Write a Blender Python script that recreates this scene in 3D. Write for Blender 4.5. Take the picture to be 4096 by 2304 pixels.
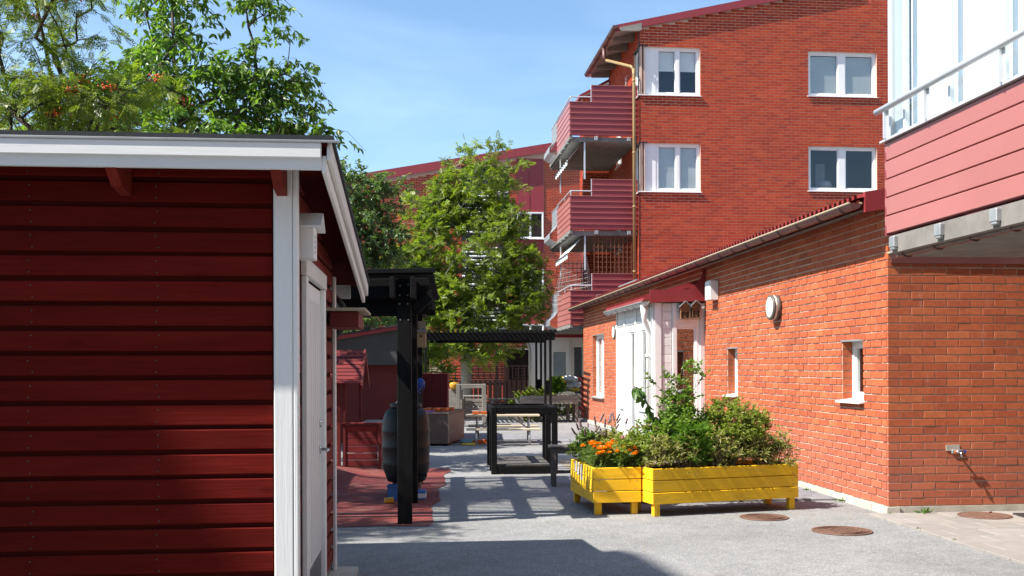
import bpy, math, random
import numpy as np
from mathutils import Matrix, Vector

for o in list(bpy.data.objects):
    bpy.data.objects.remove(o)
scene = bpy.context.scene
rad = math.radians

# ------------------------------------------------------------------ camera, sky, sun, exposure
EYE = 1.47
cam = bpy.data.cameras.new('camera')
camo = bpy.data.objects.new('camera', cam)
scene.collection.objects.link(camo)
cam.sensor_width = 36.0
cam.lens = 36.0 * 4200 / 4096
cam.shift_x = -41 / 4096
cam.shift_y = 318 / 4096
cam.clip_start = 0.05
cam.clip_end = 3000
camo.matrix_world = (Matrix.Translation((0, 0, EYE)) @ Matrix.Rotation(rad(-6), 4, 'Z')
                     @ Matrix.Rotation(rad(90), 4, 'X') @ Matrix.Rotation(rad(-0.2), 4, 'Z'))
scene.camera = camo

# direction to the sun: from the left, a little behind the viewpoint
SUN_ELEV = rad(49.5)
SUN_TO_CAM = rad(15.5)                      # turned from -X towards -Y
sx = -math.cos(SUN_ELEV) * math.cos(SUN_TO_CAM)
sy = -math.cos(SUN_ELEV) * math.sin(SUN_TO_CAM)
sz = math.sin(SUN_ELEV)
world = bpy.data.worlds.new('World')
scene.world = world
world.use_nodes = True
wn, wl = world.node_tree.nodes, world.node_tree.links
for n in list(wn):
    wn.remove(n)
sky = wn.new('ShaderNodeTexSky')
sky.sky_type = 'NISHITA'
sky.sun_disc = False
sky.sun_elevation = SUN_ELEV
sky.sun_rotation = math.atan2(sx, sy)
sky.altitude = 0
sky.air_density = 1.0
sky.dust_density = 0.25
sky.ozone_density = 2.2
bgd = wn.new('ShaderNodeBackground')
bgd.inputs['Strength'].default_value = 0.088
wout = wn.new('ShaderNodeOutputWorld')
# thin high cloud veils
wtc = wn.new('ShaderNodeTexCoord')
wmap = wn.new('ShaderNodeMapping')
wmap.inputs['Scale'].default_value = (1.6, 2.2, 5.5)
wmap.inputs['Rotation'].default_value = (0.2, 0.35, 0.5)
wnz = wn.new('ShaderNodeTexNoise')
wnz.inputs['Scale'].default_value = 1.5
wnz.inputs['Detail'].default_value = 6
wnz.inputs['Roughness'].default_value = 0.52
wnz.inputs['Distortion'].default_value = 0.6
wramp = wn.new('ShaderNodeValToRGB')
wramp.color_ramp.elements[0].position = 0.42
wramp.color_ramp.elements[0].color = (0.03, 0.03, 0.03, 1)
wramp.color_ramp.elements[1].position = 0.80
wramp.color_ramp.elements[1].color = (0.40, 0.40, 0.40, 1)
wmix = wn.new('ShaderNodeMixRGB')
wmix.inputs['Color2'].default_value = (5.2, 6.8, 9.0, 1)
wl.new(wtc.outputs['Generated'], wmap.inputs['Vector'])
wl.new(wmap.outputs['Vector'], wnz.inputs['Vector'])
wl.new(wnz.outputs['Fac'], wramp.inputs['Fac'])
wl.new(wramp.outputs['Color'], wmix.inputs['Fac'])
wtint = wn.new('ShaderNodeMixRGB')
wtint.blend_type = 'MULTIPLY'
wtint.inputs['Fac'].default_value = 1.0
wtint.inputs['Color2'].default_value = (0.97, 1.08, 1.12, 1)
wl.new(sky.outputs['Color'], wtint.inputs['Color1'])
wl.new(wtint.outputs['Color'], wmix.inputs['Color1'])
wl.new(wmix.outputs['Color'], bgd.inputs['Color'])
wl.new(bgd.outputs['Background'], wout.inputs['Surface'])

sund = bpy.data.lights.new('sun', 'SUN')
sund.energy = 5.0
sund.angle = rad(0.53)
sund.color = (1.0, 0.945, 0.86)
suno = bpy.data.objects.new('sun', sund)
suno.rotation_euler = Vector((sx, sy, sz)).to_track_quat('Z', 'Y').to_euler()
suno.location = (-20, -6, 30)
scene.collection.objects.link(suno)

scene.view_settings.view_transform = 'Standard'
scene.view_settings.look = 'None'
scene.view_settings.exposure = 1.15
scene.view_settings.gamma = 1.0
scene.render.engine = 'CYCLES'
scene.cycles.max_bounces = 8
scene.cycles.transparent_max_bounces = 16

# ------------------------------------------------------------------ helpers
C = scene.collection
I4 = Matrix.Identity(4)
MW = {}
# survey frame: x to the right of, y straight ahead of the standpoint
SV = Matrix.Rotation(rad(-6), 4, 'Z')


def T(x, y, z=0.0):
    return Matrix.Translation((x, y, z))


def RZ(deg):
    return Matrix.Rotation(rad(deg), 4, 'Z')


def srgb(r, g, b):
    def f(c):
        c /= 255.0
        return c / 12.92 if c <= 0.04045 else ((c + 0.055) / 1.055) ** 2.4
    return (f(r), f(g), f(b))


def tag(o, label=None, cat=None, group=None, kind=None):
    if label:
        o['label'] = label
    if cat:
        o['category'] = cat
    if group:
        o['group'] = group
    if kind:
        o['kind'] = kind
    return o


def thing(name, label, cat, M=I4, group=None):
    o = bpy.data.objects.new(name, None)
    o.empty_display_size = 0.2
    C.objects.link(o)
    o.matrix_world = M
    MW[o.name] = M.copy()
    return tag(o, label, cat, group)


def put(name, mesh, parent, M):
    o = bpy.data.objects.new(name, mesh)
    C.objects.link(o)
    if parent is not None:
        o.parent = parent
        o.matrix_basis = MW[parent.name].inverted() @ M
    else:
        o.matrix_world = M
    MW[o.name] = M.copy()
    return o


class MB:
    def __init__(self):
        self.v = []
        self.f = []

    def add(self, vs, fs):
        k = len(self.v)
        self.v.extend([tuple(p) for p in vs])
        self.f.extend([tuple(i + k for i in f) for f in fs])
        return self

    def box(self, x0, x1, y0, y1, z0, z1):
        return self.add([(x0, y0, z0), (x1, y0, z0), (x1, y1, z0), (x0, y1, z0),
                         (x0, y0, z1), (x1, y0, z1), (x1, y1, z1), (x0, y1, z1)],
                        [(0, 3, 2, 1), (4, 5, 6, 7), (0, 1, 5, 4), (1, 2, 6, 5), (2, 3, 7, 6), (3, 0, 4, 7)])

    def cbox(self, x0, x1, y0, y1, z0, z1, c=0.004):
        """box with chamfered edges"""
        cx, cy, cz = (x0 + x1) / 2, (y0 + y1) / 2, (z0 + z1) / 2
        hx, hy, hz = (x1 - x0) / 2, (y1 - y0) / 2, (z1 - z0) / 2
        c = min(c, hx * .45, hy * .45, hz * .45)
        vs = []
        idx = {}
        for a in (-1, 1):
            for b in (-1, 1):
                for d in (-1, 1):
                    idx[(a, b, d, 0)] = len(vs); vs.append((cx + a * hx, cy + b * (hy - c), cz + d * (hz - c)))
                    idx[(a, b, d, 1)] = len(vs); vs.append((cx + a * (hx - c), cy + b * hy, cz + d * (hz - c)))
                    idx[(a, b, d, 2)] = len(vs); vs.append((cx + a * (hx - c), cy + b * (hy - c), cz + d * hz))
        fs = []

        def g(a, b, d, k):
            return idx[(a, b, d, k)]

        for a in (-1, 1):
            q = [g(a, -1, -1, 0), g(a, 1, -1, 0), g(a, 1, 1, 0), g(a, -1, 1, 0)]
            fs.append(q if a > 0 else q[::-1])
            q = [g(-1, a, -1, 1), g(-1, a, 1, 1), g(1, a, 1, 1), g(1, a, -1, 1)]
            fs.append(q if a > 0 else q[::-1])
            q = [g(-1, -1, a, 2), g(1, -1, a, 2), g(1, 1, a, 2), g(-1, 1, a, 2)]
            fs.append(q if a > 0 else q[::-1])
        for a in (-1, 1):
            for b in (-1, 1):
                q = [g(a, b, -1, 0), g(a, b, -1, 1), g(a, b, 1, 1), g(a, b, 1, 0)]
                fs.append(q if a * b > 0 else q[::-1])
                q = [g(a, -1, b, 0), g(a, 1, b, 0), g(a, 1, b, 2), g(a, -1, b, 2)]
                fs.append(q if a * b > 0 else q[::-1])
                q = [g(-1, a, b, 1), g(-1, a, b, 2), g(1, a, b, 2), g(1, a, b, 1)]
                fs.append(q if a * b > 0 else q[::-1])
                for d in (-1, 1):
                    q = [g(a, b, d, 0), g(a, b, d, 1), g(a, b, d, 2)]
                    fs.append(q if a * b * d > 0 else q[::-1])
        return self.add(vs, fs)

    def xf(self, M, k=0):
        self.v[k:] = [tuple(M @ Vector(p)) for p in self.v[k:]]
        return self

    def bar(self, p, q, w, h, c=0.0, up=(0, 0, 1)):
        """rectangular bar from p to q, w across, h along 'up'"""
        p, q = Vector(p), Vector(q)
        d = q - p
        L = d.length
        x = d / L
        up = Vector(up)
        if abs(x.dot(up)) > 0.99:
            up = Vector((0, 1, 0))
        y = up.cross(x).normalized()
        z = x.cross(y)
        M = Matrix(((x.x, y.x, z.x, p.x), (x.y, y.y, z.y, p.y), (x.z, y.z, z.z, p.z), (0, 0, 0, 1)))
        k = len(self.v)
        if c > 0:
            self.cbox(0, L, -w / 2, w / 2, -h / 2, h / 2, c)
        else:
            self.box(0, L, -w / 2, w / 2, -h / 2, h / 2)
        return self.xf(M, k)

    def tube(self, pts, r, n=8, caps=True):
        pts = [Vector(p) for p in pts]
        rs = r if isinstance(r, (list, tuple)) else [r] * len(pts)
        k0 = len(self.v)
        ref = None
        for i, p in enumerate(pts):
            a = pts[max(i - 1, 0)]
            b = pts[min(i + 1, len(pts) - 1)]
            d = (b - a)
            if d.length < 1e-9:
                d = Vector((0, 0, 1))
            d.normalize()
            if ref is None:
                ref = Vector((1, 0, 0)) if abs(d.x) < 0.8 else Vector((0, 1, 0))
            u = (ref - d * ref.dot(d)).normalized()
            w = d.cross(u)
            ref = u
            for j in range(n):
                an = 2 * math.pi * j / n
                self.v.append(tuple(p + (u * math.cos(an) + w * math.sin(an)) * rs[i]))
        for i in range(len(pts) - 1):
            for j in range(n):
                a = k0 + i * n + j
                b = k0 + i * n + (j + 1) % n
                self.f.append((a, b, b + n, a + n))
        if caps:
            self.f.append(tuple(k0 + j for j in range(n))[::-1])
            e = k0 + (len(pts) - 1) * n
            self.f.append(tuple(e + j for j in range(n)))
        return self

    def lathe(self, prof, n=24, center=(0, 0, 0)):
        k = len(self.v)
        cx, cy, cz = center
        for (r, z) in prof:
            for j in range(n):
                a = 2 * math.pi * j / n
                self.v.append((cx + r * math.cos(a), cy + r * math.sin(a), cz + z))
        for i in range(len(prof) - 1):
            for j in range(n):
                a = k + i * n + j
                b = k + i * n + (j + 1) % n
                self.f.append((a, b, b + n, a + n))
        self.f.append(tuple(k + j for j in range(n))[::-1])
        e = k + (len(prof) - 1) * n
        self.f.append(tuple(e + j for j in range(n)))
        return self

    def prism(self, poly, d):
        """polygon (list of 3d points) extruded by vector d"""
        k = len(self.v)
        n = len(poly)
        d = Vector(d)
        self.v.extend([tuple(p) for p in poly])
        self.v.extend([tuple(Vector(p) + d) for p in poly])
        self.f.append(tuple(range(k, k + n))[::-1])
        self.f.append(tuple(range(k + n, k + 2 * n)))
        for i in range(n):
            j = (i + 1) % n
            self.f.append((k + i, k + j, k + n + j, k + n + i))
        return self

    def quad(self, a, b, c, d):
        return self.add([a, b, c, d], [(0, 1, 2, 3)])

    def mesh(self, name, mat, M=I4, smooth=False):
        me = bpy.data.meshes.new(name)
        if M is I4:
            vs = self.v
        else:
            a = np.array(self.v, dtype=np.float64)
            m = np.array(M)
            vs = (a @ m[:3, :3].T + m[:3, 3]).tolist()
        me.from_pydata(vs, [], self.f)
        if smooth:
            me.polygons.foreach_set('use_smooth', [True] * len(me.polygons))
        if mat is not None:
            me.materials.append(mat)
        me.update()
        return me

    def each(self, name, mat, parent, frame=I4):
        """every connected piece becomes an object of its own"""
        n = len(self.v)
        root = list(range(n))

        def find(i):
            while root[i] != i:
                root[i] = root[root[i]]
                i = root[i]
            return i
        for f in self.f:
            for j in f[1:]:
                a, b = find(f[0]), find(j)
                if a != b:
                    root[b] = a
        groups = {}
        for f in self.f:
            groups.setdefault(find(f[0]), []).append(f)
        out = []
        for fs in groups.values():
            ids = sorted(set(i for f in fs for i in f))
            mp = {i: k for k, i in enumerate(ids)}
            q = MB()
            q.v = [self.v[i] for i in ids]
            q.f = [tuple(mp[i] for i in f) for f in fs]
            out.append(q.build(name, mat, parent, frame))
        return out

    def build(self, name, mat, parent=None, frame=I4, smooth=False, at=None):
        if parent is not None:
            M = MW[parent.name]
        else:
            a = np.array([tuple(frame @ Vector(p)) for p in self.v])
            lo, hi = a.min(0), a.max(0)
            M = T((lo[0] + hi[0]) / 2, (lo[1] + hi[1]) / 2, lo[2])
        me = self.mesh(name, mat, M.inverted() @ frame, smooth)
        return put(name, me, parent, M)


_pc = {}


def board(name, parent, size, center, mat, frame=I4, rot=I4, c=0.004):
    """a single piece (plank, slat, tile ...) that shares its mesh with alike pieces"""
    key = (round(size[0], 3), round(size[1], 3), round(size[2], 3), c, mat.name)
    if key not in _pc:
        m = MB().cbox(-size[0] / 2, size[0] / 2, -size[1] / 2, size[1] / 2, -size[2] / 2, size[2] / 2, c)
        _pc[key] = m.mesh(name, mat)
    return put(name, _pc[key], parent, frame @ T(*center) @ rot)


# ------------------------------------------------------------------ materials
def _nm(name):
    m = bpy.data.materials.new(name)
    m.use_nodes = True
    nt = m.node_tree
    return m, nt, nt.nodes['Principled BSDF']


def _coords(nt, mode, scale=(1, 1, 1), rnd=True):
    N, Lk = nt.nodes, nt.links
    if mode == 'world':
        g = N.new('ShaderNodeNewGeometry')
        src = g.outputs['Position']
    else:
        t = N.new('ShaderNodeTexCoord')
        src = t.outputs['Object']
    if rnd and mode != 'world':
        oi = N.new('ShaderNodeObjectInfo')
        mu = N.new('ShaderNodeMath'); mu.operation = 'MULTIPLY'; mu.inputs[1].default_value = 37.0
        Lk.new(oi.outputs['Random'], mu.inputs[0])
        ad = N.new('ShaderNodeVectorMath'); ad.operation = 'ADD'
        Lk.new(src, ad.inputs[0]); Lk.new(mu.outputs[0], ad.inputs[1])
        src = ad.outputs[0]
    mp = N.new('ShaderNodeMapping')
    mp.inputs['Scale'].default_value = scale
    Lk.new(src, mp.inputs['Vector'])
    return mp.outputs['Vector']


def _noise(nt, vec, scale, detail=4, rough=0.55, dist=0.0):
    n = nt.nodes.new('ShaderNodeTexNoise')
    n.inputs['Scale'].default_value = scale
    n.inputs['Detail'].default_value = detail
    n.inputs['Roughness'].default_value = rough
    n.inputs['Distortion'].default_value = dist
    nt.links.new(vec, n.inputs['Vector'])
    return n.outputs['Fac']


def _ramp(nt, fac, stops):
    r = nt.nodes.new('ShaderNodeValToRGB')
    el = r.color_ramp.elements
    while len(el) < len(stops):
        el.new(0.5)
    for e, (p, c) in zip(el, stops):
        e.position = p
        e.color = (c, c, c, 1) if isinstance(c, (int, float)) else (*c[:3], 1)
    nt.links.new(fac, r.inputs['Fac'])
    return r.outputs['Color']


def _mix(nt, fac, a, b, mode='MIX'):
    m = nt.nodes.new('ShaderNodeMixRGB')
    m.blend_type = mode
    for s, i in ((fac, 'Fac'), (a, 'Color1'), (b, 'Color2')):
        if isinstance(s, (int, float)):
            m.inputs[i].default_value = s if i == 'Fac' else (s, s, s, 1)
        elif isinstance(s, tuple):
            m.inputs[i].default_value = (*s[:3], 1)
        else:
            nt.links.new(s, m.inputs[i])
    return m.outputs['Color']


def _bump(nt, h, strength, dist, bsdf):
    b = nt.nodes.new('ShaderNodeBump')
    b.inputs['Strength'].default_value = strength
    b.inputs['Distance'].default_value = dist
    nt.links.new(h, b.inputs['Height'])
    nt.links.new(b.outputs['Normal'], bsdf.inputs['Normal'])


def plain(name, col, rough=0.6, var=0.12, scale=8.0, bump=0.15, bscale=60.0, metal=0.0, mode='obj', spec=0.4,
          stretch=(1, 1, 1), dirt=0.0, dirtcol=(0.05, 0.045, 0.04), bdist=0.002, rndvar=0.08):
    m, nt, b = _nm(name)
    v = _coords(nt, mode, stretch)
    n1 = _noise(nt, v, scale, 5)
    lo = tuple(c * (1 - var) for c in col)
    hi = tuple(min(1, c * (1 + var)) for c in col)
    c = _ramp(nt, n1, [(0.3, lo), (0.7, hi)])
    if rndvar > 0:
        oi = nt.nodes.new('ShaderNodeObjectInfo')
        c = _mix(nt, 1.0, c, _ramp(nt, oi.outputs['Random'], [(0, 1 - rndvar), (1, 1.0)]), 'MULTIPLY')
    if dirt > 0:
        n2 = _noise(nt, v, scale * 0.37 + 1.0, 6, 0.65)
        d = _ramp(nt, n2, [(0.5, 0.0), (0.75, dirt)])
        c = _mix(nt, d, c, dirtcol)
    nt.links.new(c, b.inputs['Base Color'])
    b.inputs['Roughness'].default_value = rough
    b.inputs['Metallic'].default_value = metal
    b.inputs['Specular IOR Level'].default_value = spec
    if bump > 0:
        _bump(nt, _noise(nt, v, bscale, 4, 0.6), bump, bdist, b)
    return m


def wood(name, col, axis=0, rough=0.7, var=0.25, grain=0.5, knots=0.0, spec=0.3, worn=0.0, worncol=(.3, .28, .25), dist=0.0015, rv=(0.84, 1.05)):
    """painted or weathered timber, grain along the given local axis"""
    m, nt, b = _nm(name)
    st = [34, 34, 34]
    st[axis] = 1.6
    v = _coords(nt, 'obj', tuple(st))
    st2 = [5, 5, 5]
    st2[axis] = 0.9
    v2 = _coords(nt, 'obj', tuple(st2))
    g = _noise(nt, v, 2.2, 6, 0.62, 0.35)
    w = _noise(nt, v2, 2.0, 4, 0.6, 0.4)
    lo = tuple(c * (1 - var) for c in col)
    hi = tuple(min(1, c * (1 + var)) for c in col)
    c = _ramp(nt, _mix(nt, 0.5, g, w), [(0.32, lo), (0.68, hi)])
    oi = nt.nodes.new('ShaderNodeObjectInfo')
    c = _mix(nt, 1.0, c, _ramp(nt, oi.outputs['Random'], [(0, rv[0]), (1, rv[1])]), 'MULTIPLY')
    h = g
    if knots > 0:
        vo = nt.nodes.new('ShaderNodeTexVoronoi')
        vo.inputs['Scale'].default_value = 1.0
        st3 = [6.5, 6.5, 6.5]
        st3[axis] = 2.6
        nt.links.new(_coords(nt, 'obj', tuple(st3)), vo.inputs['Vector'])
        k = _ramp(nt, vo.outputs['Distance'], [(0.0, 1.0), (0.16, 0.0)])
        c = _mix(nt, _mix(nt, 1.0, k, knots, 'MULTIPLY'), c, tuple(x * 0.45 for x in col))
        h = _mix(nt, 0.5, g, k)
    if worn > 0:
        n3 = _noise(nt, v2, 3.1, 6, 0.7)
        c = _mix(nt, _ramp(nt, n3, [(0.52, 0.0), (0.66, worn)]), c, worncol)
    nt.links.new(c, b.inputs['Base Color'])
    b.inputs['Roughness'].default_value = rough
    b.inputs['Specular IOR Level'].default_value = spec
    _bump(nt, h, grain, dist, b)
    return m


def brick_mat(name, cols, chalk=False, base_fade=False):
    m, nt, b = _nm(name)
    N, Lk = nt.nodes, nt.links
    g = N.new('ShaderNodeNewGeometry')
    oi = N.new('ShaderNodeObjectInfo')
    ad = N.new('ShaderNodeMath'); ad.operation = 'ADD'
    Lk.new(g.outputs['Random Per Island'], ad.inputs[0]); Lk.new(oi.outputs['Random'], ad.inputs[1])
    fr = N.new('ShaderNodeMath'); fr.operation = 'FRACT'
    Lk.new(ad.outputs[0], fr.inputs[0])
    n = len(cols)
    c = _ramp(nt, fr.outputs[0], [(i / (n - 1), col) for i, col in enumerate(cols)])
    v = _coords(nt, 'world')
    n1 = _noise(nt, v, 26, 5, 0.65)
    c = _mix(nt, 1.0, c, _ramp(nt, n1, [(0.25, 0.72), (0.75, 1.16)]), 'MULTIPLY')
    n0 = _noise(nt, v, 0.7, 4, 0.6)
    c = _mix(nt, 1.0, c, _ramp(nt, n0, [(0.3, 0.84), (0.7, 1.08)]), 'MULTIPLY')
    if base_fade:
        sp = N.new('ShaderNodeSeparateXYZ')
        Lk.new(g.outputs['Position'], sp.inputs[0])
        fz = _ramp(nt, sp.outputs['Z'], [(0.0, 0.42), (0.62, 0.30), (0.85, 0.0)])
        n4 = _noise(nt, v, 3.0, 5, 0.6)
        c = _mix(nt, _mix(nt, 1.0, fz, _ramp(nt, n4, [(0.2, 0.5), (0.7, 1.0)]), 'MULTIPLY'), c, (0.36, 0.145, 0.115))
    if chalk:
        sp2 = N.new('ShaderNodeSeparateXYZ')
        Lk.new(g.outputs['Position'], sp2.inputs[0])
        vs = _coords(nt, 'world', (9, 9, 0.9))
        ch = _ramp(nt, _noise(nt, vs, 1.3, 5, 0.7, 0.4), [(0.62, 0.0), (0.70, 0.42)])
        ch2 = _ramp(nt, _noise(nt, v, 55, 3, 0.6), [(0.45, 0.15), (0.6, 1.0)])
        zm = _ramp(nt, sp2.outputs['Z'], [(0.55, 0.0), (0.8, 1.0)])
        f = _mix(nt, 1.0, _mix(nt, 1.0, ch, ch2, 'MULTIPLY'), zm, 'MULTIPLY')
        c = _mix(nt, f, c, (0.62, 0.42, 0.36))
    Lk.new(c, b.inputs['Base Color'])
    b.inputs['Roughness'].default_value = 0.85
    b.inputs['Specular IOR Level'].default_value = 0.25
    _bump(nt, _noise(nt, v, 90, 5, 0.7), 0.5, 0.004, b)
    return m


def leaf_mat(name, cols, trans=0.35, gloss=0.35):
    m, nt, b = _nm(name)
    N, Lk = nt.nodes, nt.links
    g = N.new('ShaderNodeNewGeometry')
    n = len(cols)
    c = _ramp(nt, g.outputs['Random Per Island'], [(i / (n - 1), col) for i, col in enumerate(cols)])
    v = _coords(nt, 'world')
    c = _mix(nt, 1.0, c, _ramp(nt, _noise(nt, v, 0.9, 3), [(0.3, 0.75), (0.7, 1.2)]), 'MULTIPLY')
    Lk.new(c, b.inputs['Base Color'])
    b.inputs['Roughness'].default_value = 0.38
    b.inputs['Specular IOR Level'].default_value = gloss
    tr = N.new('ShaderNodeBsdfTranslucent')
    tc = _mix(nt, 1.0, c, (1.5, 1.6, 0.55), 'MULTIPLY')
    Lk.new(tc, tr.inputs['Color'])
    mx = N.new('ShaderNodeMixShader')
    mx.inputs[0].default_value = trans
    Lk.new(b.outputs[0], mx.inputs[1]); Lk.new(tr.outputs[0], mx.inputs[2])
    Lk.new(mx.outputs[0], N['Material Output'].inputs['Surface'])
    return m


def glass_mat(name, tint=(0.9, 0.95, 0.95), base=0.06, wav=0.0):
    m, nt, b = _nm(name)
    N, Lk = nt.nodes, nt.links
    N.remove(b)
    tr = N.new('ShaderNodeBsdfTransparent'); tr.inputs[0].default_value = (*tint, 1)
    gl = N.new('ShaderNodeBsdfGlossy'); gl.inputs['Roughness'].default_value = 0.01
    gl.inputs['Color'].default_value = (0.9, 0.93, 0.95, 1)
    lw_ = N.new('ShaderNodeLayerWeight'); lw_.inputs['Blend'].default_value = 0.5
    pw_ = N.new('ShaderNodeMath'); pw_.operation = 'POWER'; pw_.inputs[1].default_value = 4.5
    Lk.new(lw_.outputs['Facing'], pw_.inputs[0])
    ad = N.new('ShaderNodeMath'); ad.operation = 'MULTIPLY_ADD'; ad.use_clamp = True
    ad.inputs[1].default_value = 0.9
    ad.inputs[2].default_value = 0.03 + base
    Lk.new(pw_.outputs[0], ad.inputs[0])
    mx = N.new('ShaderNodeMixShader')
    Lk.new(ad.outputs[0], mx.inputs[0]); Lk.new(tr.outputs[0], mx.inputs[1]); Lk.new(gl.outputs[0], mx.inputs[2])
    Lk.new(mx.outputs[0], N['Material Output'].inputs['Surface'])
    return m


def asphalt_mat():
    m, nt, b = _nm('asphalt')
    N, Lk = nt.nodes, nt.links
    v = _coords(nt, 'world')
    vo = N.new('ShaderNodeTexVoronoi')
    vo.inputs['Scale'].default_value = 120
    Lk.new(v, vo.inputs['Vector'])
    sep = N.new('ShaderNodeSeparateColor')
    Lk.new(vo.outputs['Color'], sep.inputs[0])
    c = _ramp(nt, sep.outputs[0], [(0.0, (.165, .165, .165)), (0.45, (.215, .215, .213)), (0.8, (.25, .25, .248)), (1.0, (.37, .365, .35))])
    n1 = _noise(nt, v, 0.55, 5, 0.6)
    c = _mix(nt, 1.0, c, _ramp(nt, n1, [(0.3, 0.76), (0.72, 1.12)]), 'MULTIPLY')
    n2 = _noise(nt, v, 5.5, 6, 0.7)
    c = _mix(nt, 1.0, c, _ramp(nt, n2, [(0.3, 0.86), (0.6, 1.05)]), 'MULTIPLY')
    # faint reddish chalk and oil spots
    n3 = _noise(nt, _coords(nt, 'world', (1, 1.7, 1)), 1.15, 6, 0.7)
    c = _mix(nt, _ramp(nt, n3, [(0.63, 0.0), (0.74, 0.30)]), c, (0.30, 0.17, 0.15))
    n4 = _noise(nt, v, 2.6, 5, 0.65)
    c = _mix(nt, _ramp(nt, n4, [(0.62, 0.0), (0.72, 0.6)]), c, (0.11, 0.11, 0.11))
    wv = N.new('ShaderNodeTexVoronoi')
    wv.feature = 'DISTANCE_TO_EDGE'
    wv.inputs['Scale'].default_value = 0.30
    dn = N.new('ShaderNodeTexNoise'); dn.inputs['Scale'].default_value = 1.4; dn.inputs['Detail'].default_value = 6
    Lk.new(v, dn.inputs['Vector'])
    vm = N.new('ShaderNodeVectorMath'); vm.operation = 'MULTIPLY_ADD'
    vm.inputs[1].default_value = (0.9, 0.9, 0.9)
    Lk.new(dn.outputs['Color'], vm.inputs[0]); Lk.new(v, vm.inputs[2])
    Lk.new(vm.outputs[0], wv.inputs['Vector'])
    ck = _ramp(nt, wv.outputs['Distance'], [(0.0, 0.55), (0.0035, 0.0)])
    gate = _ramp(nt, _noise(nt, v, 0.45, 3), [(0.5, 0.0), (0.6, 1.0)])
    c = _mix(nt, _mix(nt, 1.0, ck, gate, 'MULTIPLY'), c, (0.07, 0.07, 0.07))
    Lk.new(c, b.inputs['Base Color'])
    b.inputs['Roughness'].default_value = 0.9
    b.inputs['Specular IOR Level'].default_value = 0.3
    _bump(nt, vo.outputs['Distance'], 0.6, 0.004, b)
    return m


M_asph = asphalt_mat()
M_brick_side = brick_mat('brick_low', [(.41, .096, .039), (.48, .122, .050), (.43, .102, .041), (.52, .144, .059), (.46, .112, .045), (.36, .088, .041)], chalk=True, base_fade=True)
M_brick_apt = brick_mat('brick_tall', [(.36, .040, .012), (.43, .054, .016), (.34, .036, .012), (.47, .066, .019), (.40, .046, .014), (.29, .036, .014)])
M_mortar = plain('mortar', (.60, .50, .41), 0.95, 0.12, 9, 0.5, 140, mode='world', rndvar=0)
M_mortar_d = plain('mortar_grey', (.62, .42, .33), 0.95, 0.12, 9, 0.4, 140, mode='world', rndvar=0)
M_concrete = plain('concrete', (.47, .43, .36), 0.9, 0.18, 5, 0.6, 70, mode='world', dirt=.35, dirtcol=(.2, .17, .12), bdist=.006)
M_concrete_d = plain('concrete_dark', (.19, .175, .16), 0.9, 0.2, 5, 0.3, 60, mode='world', dirt=.4)
M_red_steel = plain('red_sheet_metal', (.245, .030, .034), 0.42, 0.05, 2.0, 0.05, 30, mode='world', spec=.45, rndvar=.05)
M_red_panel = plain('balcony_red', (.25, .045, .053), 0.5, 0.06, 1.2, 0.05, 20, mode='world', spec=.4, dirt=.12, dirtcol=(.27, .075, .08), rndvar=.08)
M_red_panel2 = plain('balcony_faded_sheen_red', (.37, .135, .125), 0.4, 0.05, 1.0, 0.05, 20, mode='world', spec=.4, dirt=.15, dirtcol=(.42, .17, .16), rndvar=.08)  # faded red, also lightened for sky sheen on the sunlit side faces
M_roofred = plain('corrugated_red', (.27, .035, .036), 0.5, 0.12, 3, 0.1, 40, mode='world', dirt=.3, dirtcol=(.18, .06, .05))
M_gutter_br = plain('gutter_brown', (.115, .042, .038), 0.4, 0.15, 3, 0.05, 40, mode='world', dirt=.4, dirtcol=(.16, .12, .09))
M_gutter_lip = plain('gutter_lip', (.46, .37, .24), 0.45, 0.1, 3, 0.05, 40, mode='world')
M_pipe_y = plain('downpipe_ochre', (.29, .20, .085), 0.45, 0.12, 1.5, 0.05, 40, mode='world', dirt=.25, dirtcol=(.33, .16, .09))
M_white = plain('white_paint', (.78, .77, .75), 0.5, 0.03, 3, 0.1, 60, mode='world', spec=.4, dirt=.10, dirtcol=(.55, .52, .47), rndvar=.04)
M_white_w = wood('white_wood_x', (.74, .74, .73), 0, 0.55, 0.05, 0.45, worn=.12, worncol=(.55, .53, .5))
M_white_wz = wood('white_wood_z', (.76, .76, .75), 2, 0.5, 0.04, 0.55, worn=.10, worncol=(.58, .57, .55), dist=.003)
M_white_wy = wood('white_wood_y', (.72, .70, .67), 1, 0.55, 0.05, 0.45, worn=.2, worncol=(.5, .46, .42))
M_alu = plain('aluminium', (.62, .64, .66), 0.35, 0.05, 4, 0.03, 40, metal=.35, mode='world')
M_galv = plain('galvanised', (.42, .43, .43), 0.45, 0.15, 14, 0.05, 60, metal=.6, mode='world', dirt=.25)
M_steel_dark = plain('dark_steel', (.06, .06, .062), 0.5, 0.15, 10, 0.05, 60, metal=.4, mode='world')
M_glass = glass_mat('window_glass', base=.05)
M_glass_hi = glass_mat('window_glass_reflecting', base=.22)
M_room = plain('room_dark', (.018, .018, .020), 0.9, 0.2, 2, 0.0, 10, mode='world', rndvar=0)
M_blind = plain('blind_slats', (.66, .65, .63), 0.5, 0.04, 2, 0.0, 10, mode='world', rndvar=0)
M_curtain = plain('white_curtain', (.80, .82, .83), 0.8, 0.03, 1.5, 0.1, 20, mode='world', rndvar=0)
M_shed = wood('falu_red_x', (.118, .0092, .0064), 0, 0.85, 0.26, 1.0, knots=.6, dist=.004, spec=.06, rv=(.72, 1.12), worn=.25, worncol=(.085, .008, .006))
M_shed_y = wood('falu_red_y', (.17, .018, .011), 1, 0.75, 0.22, 0.7, knots=.3, dist=.002, spec=.2)
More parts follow.
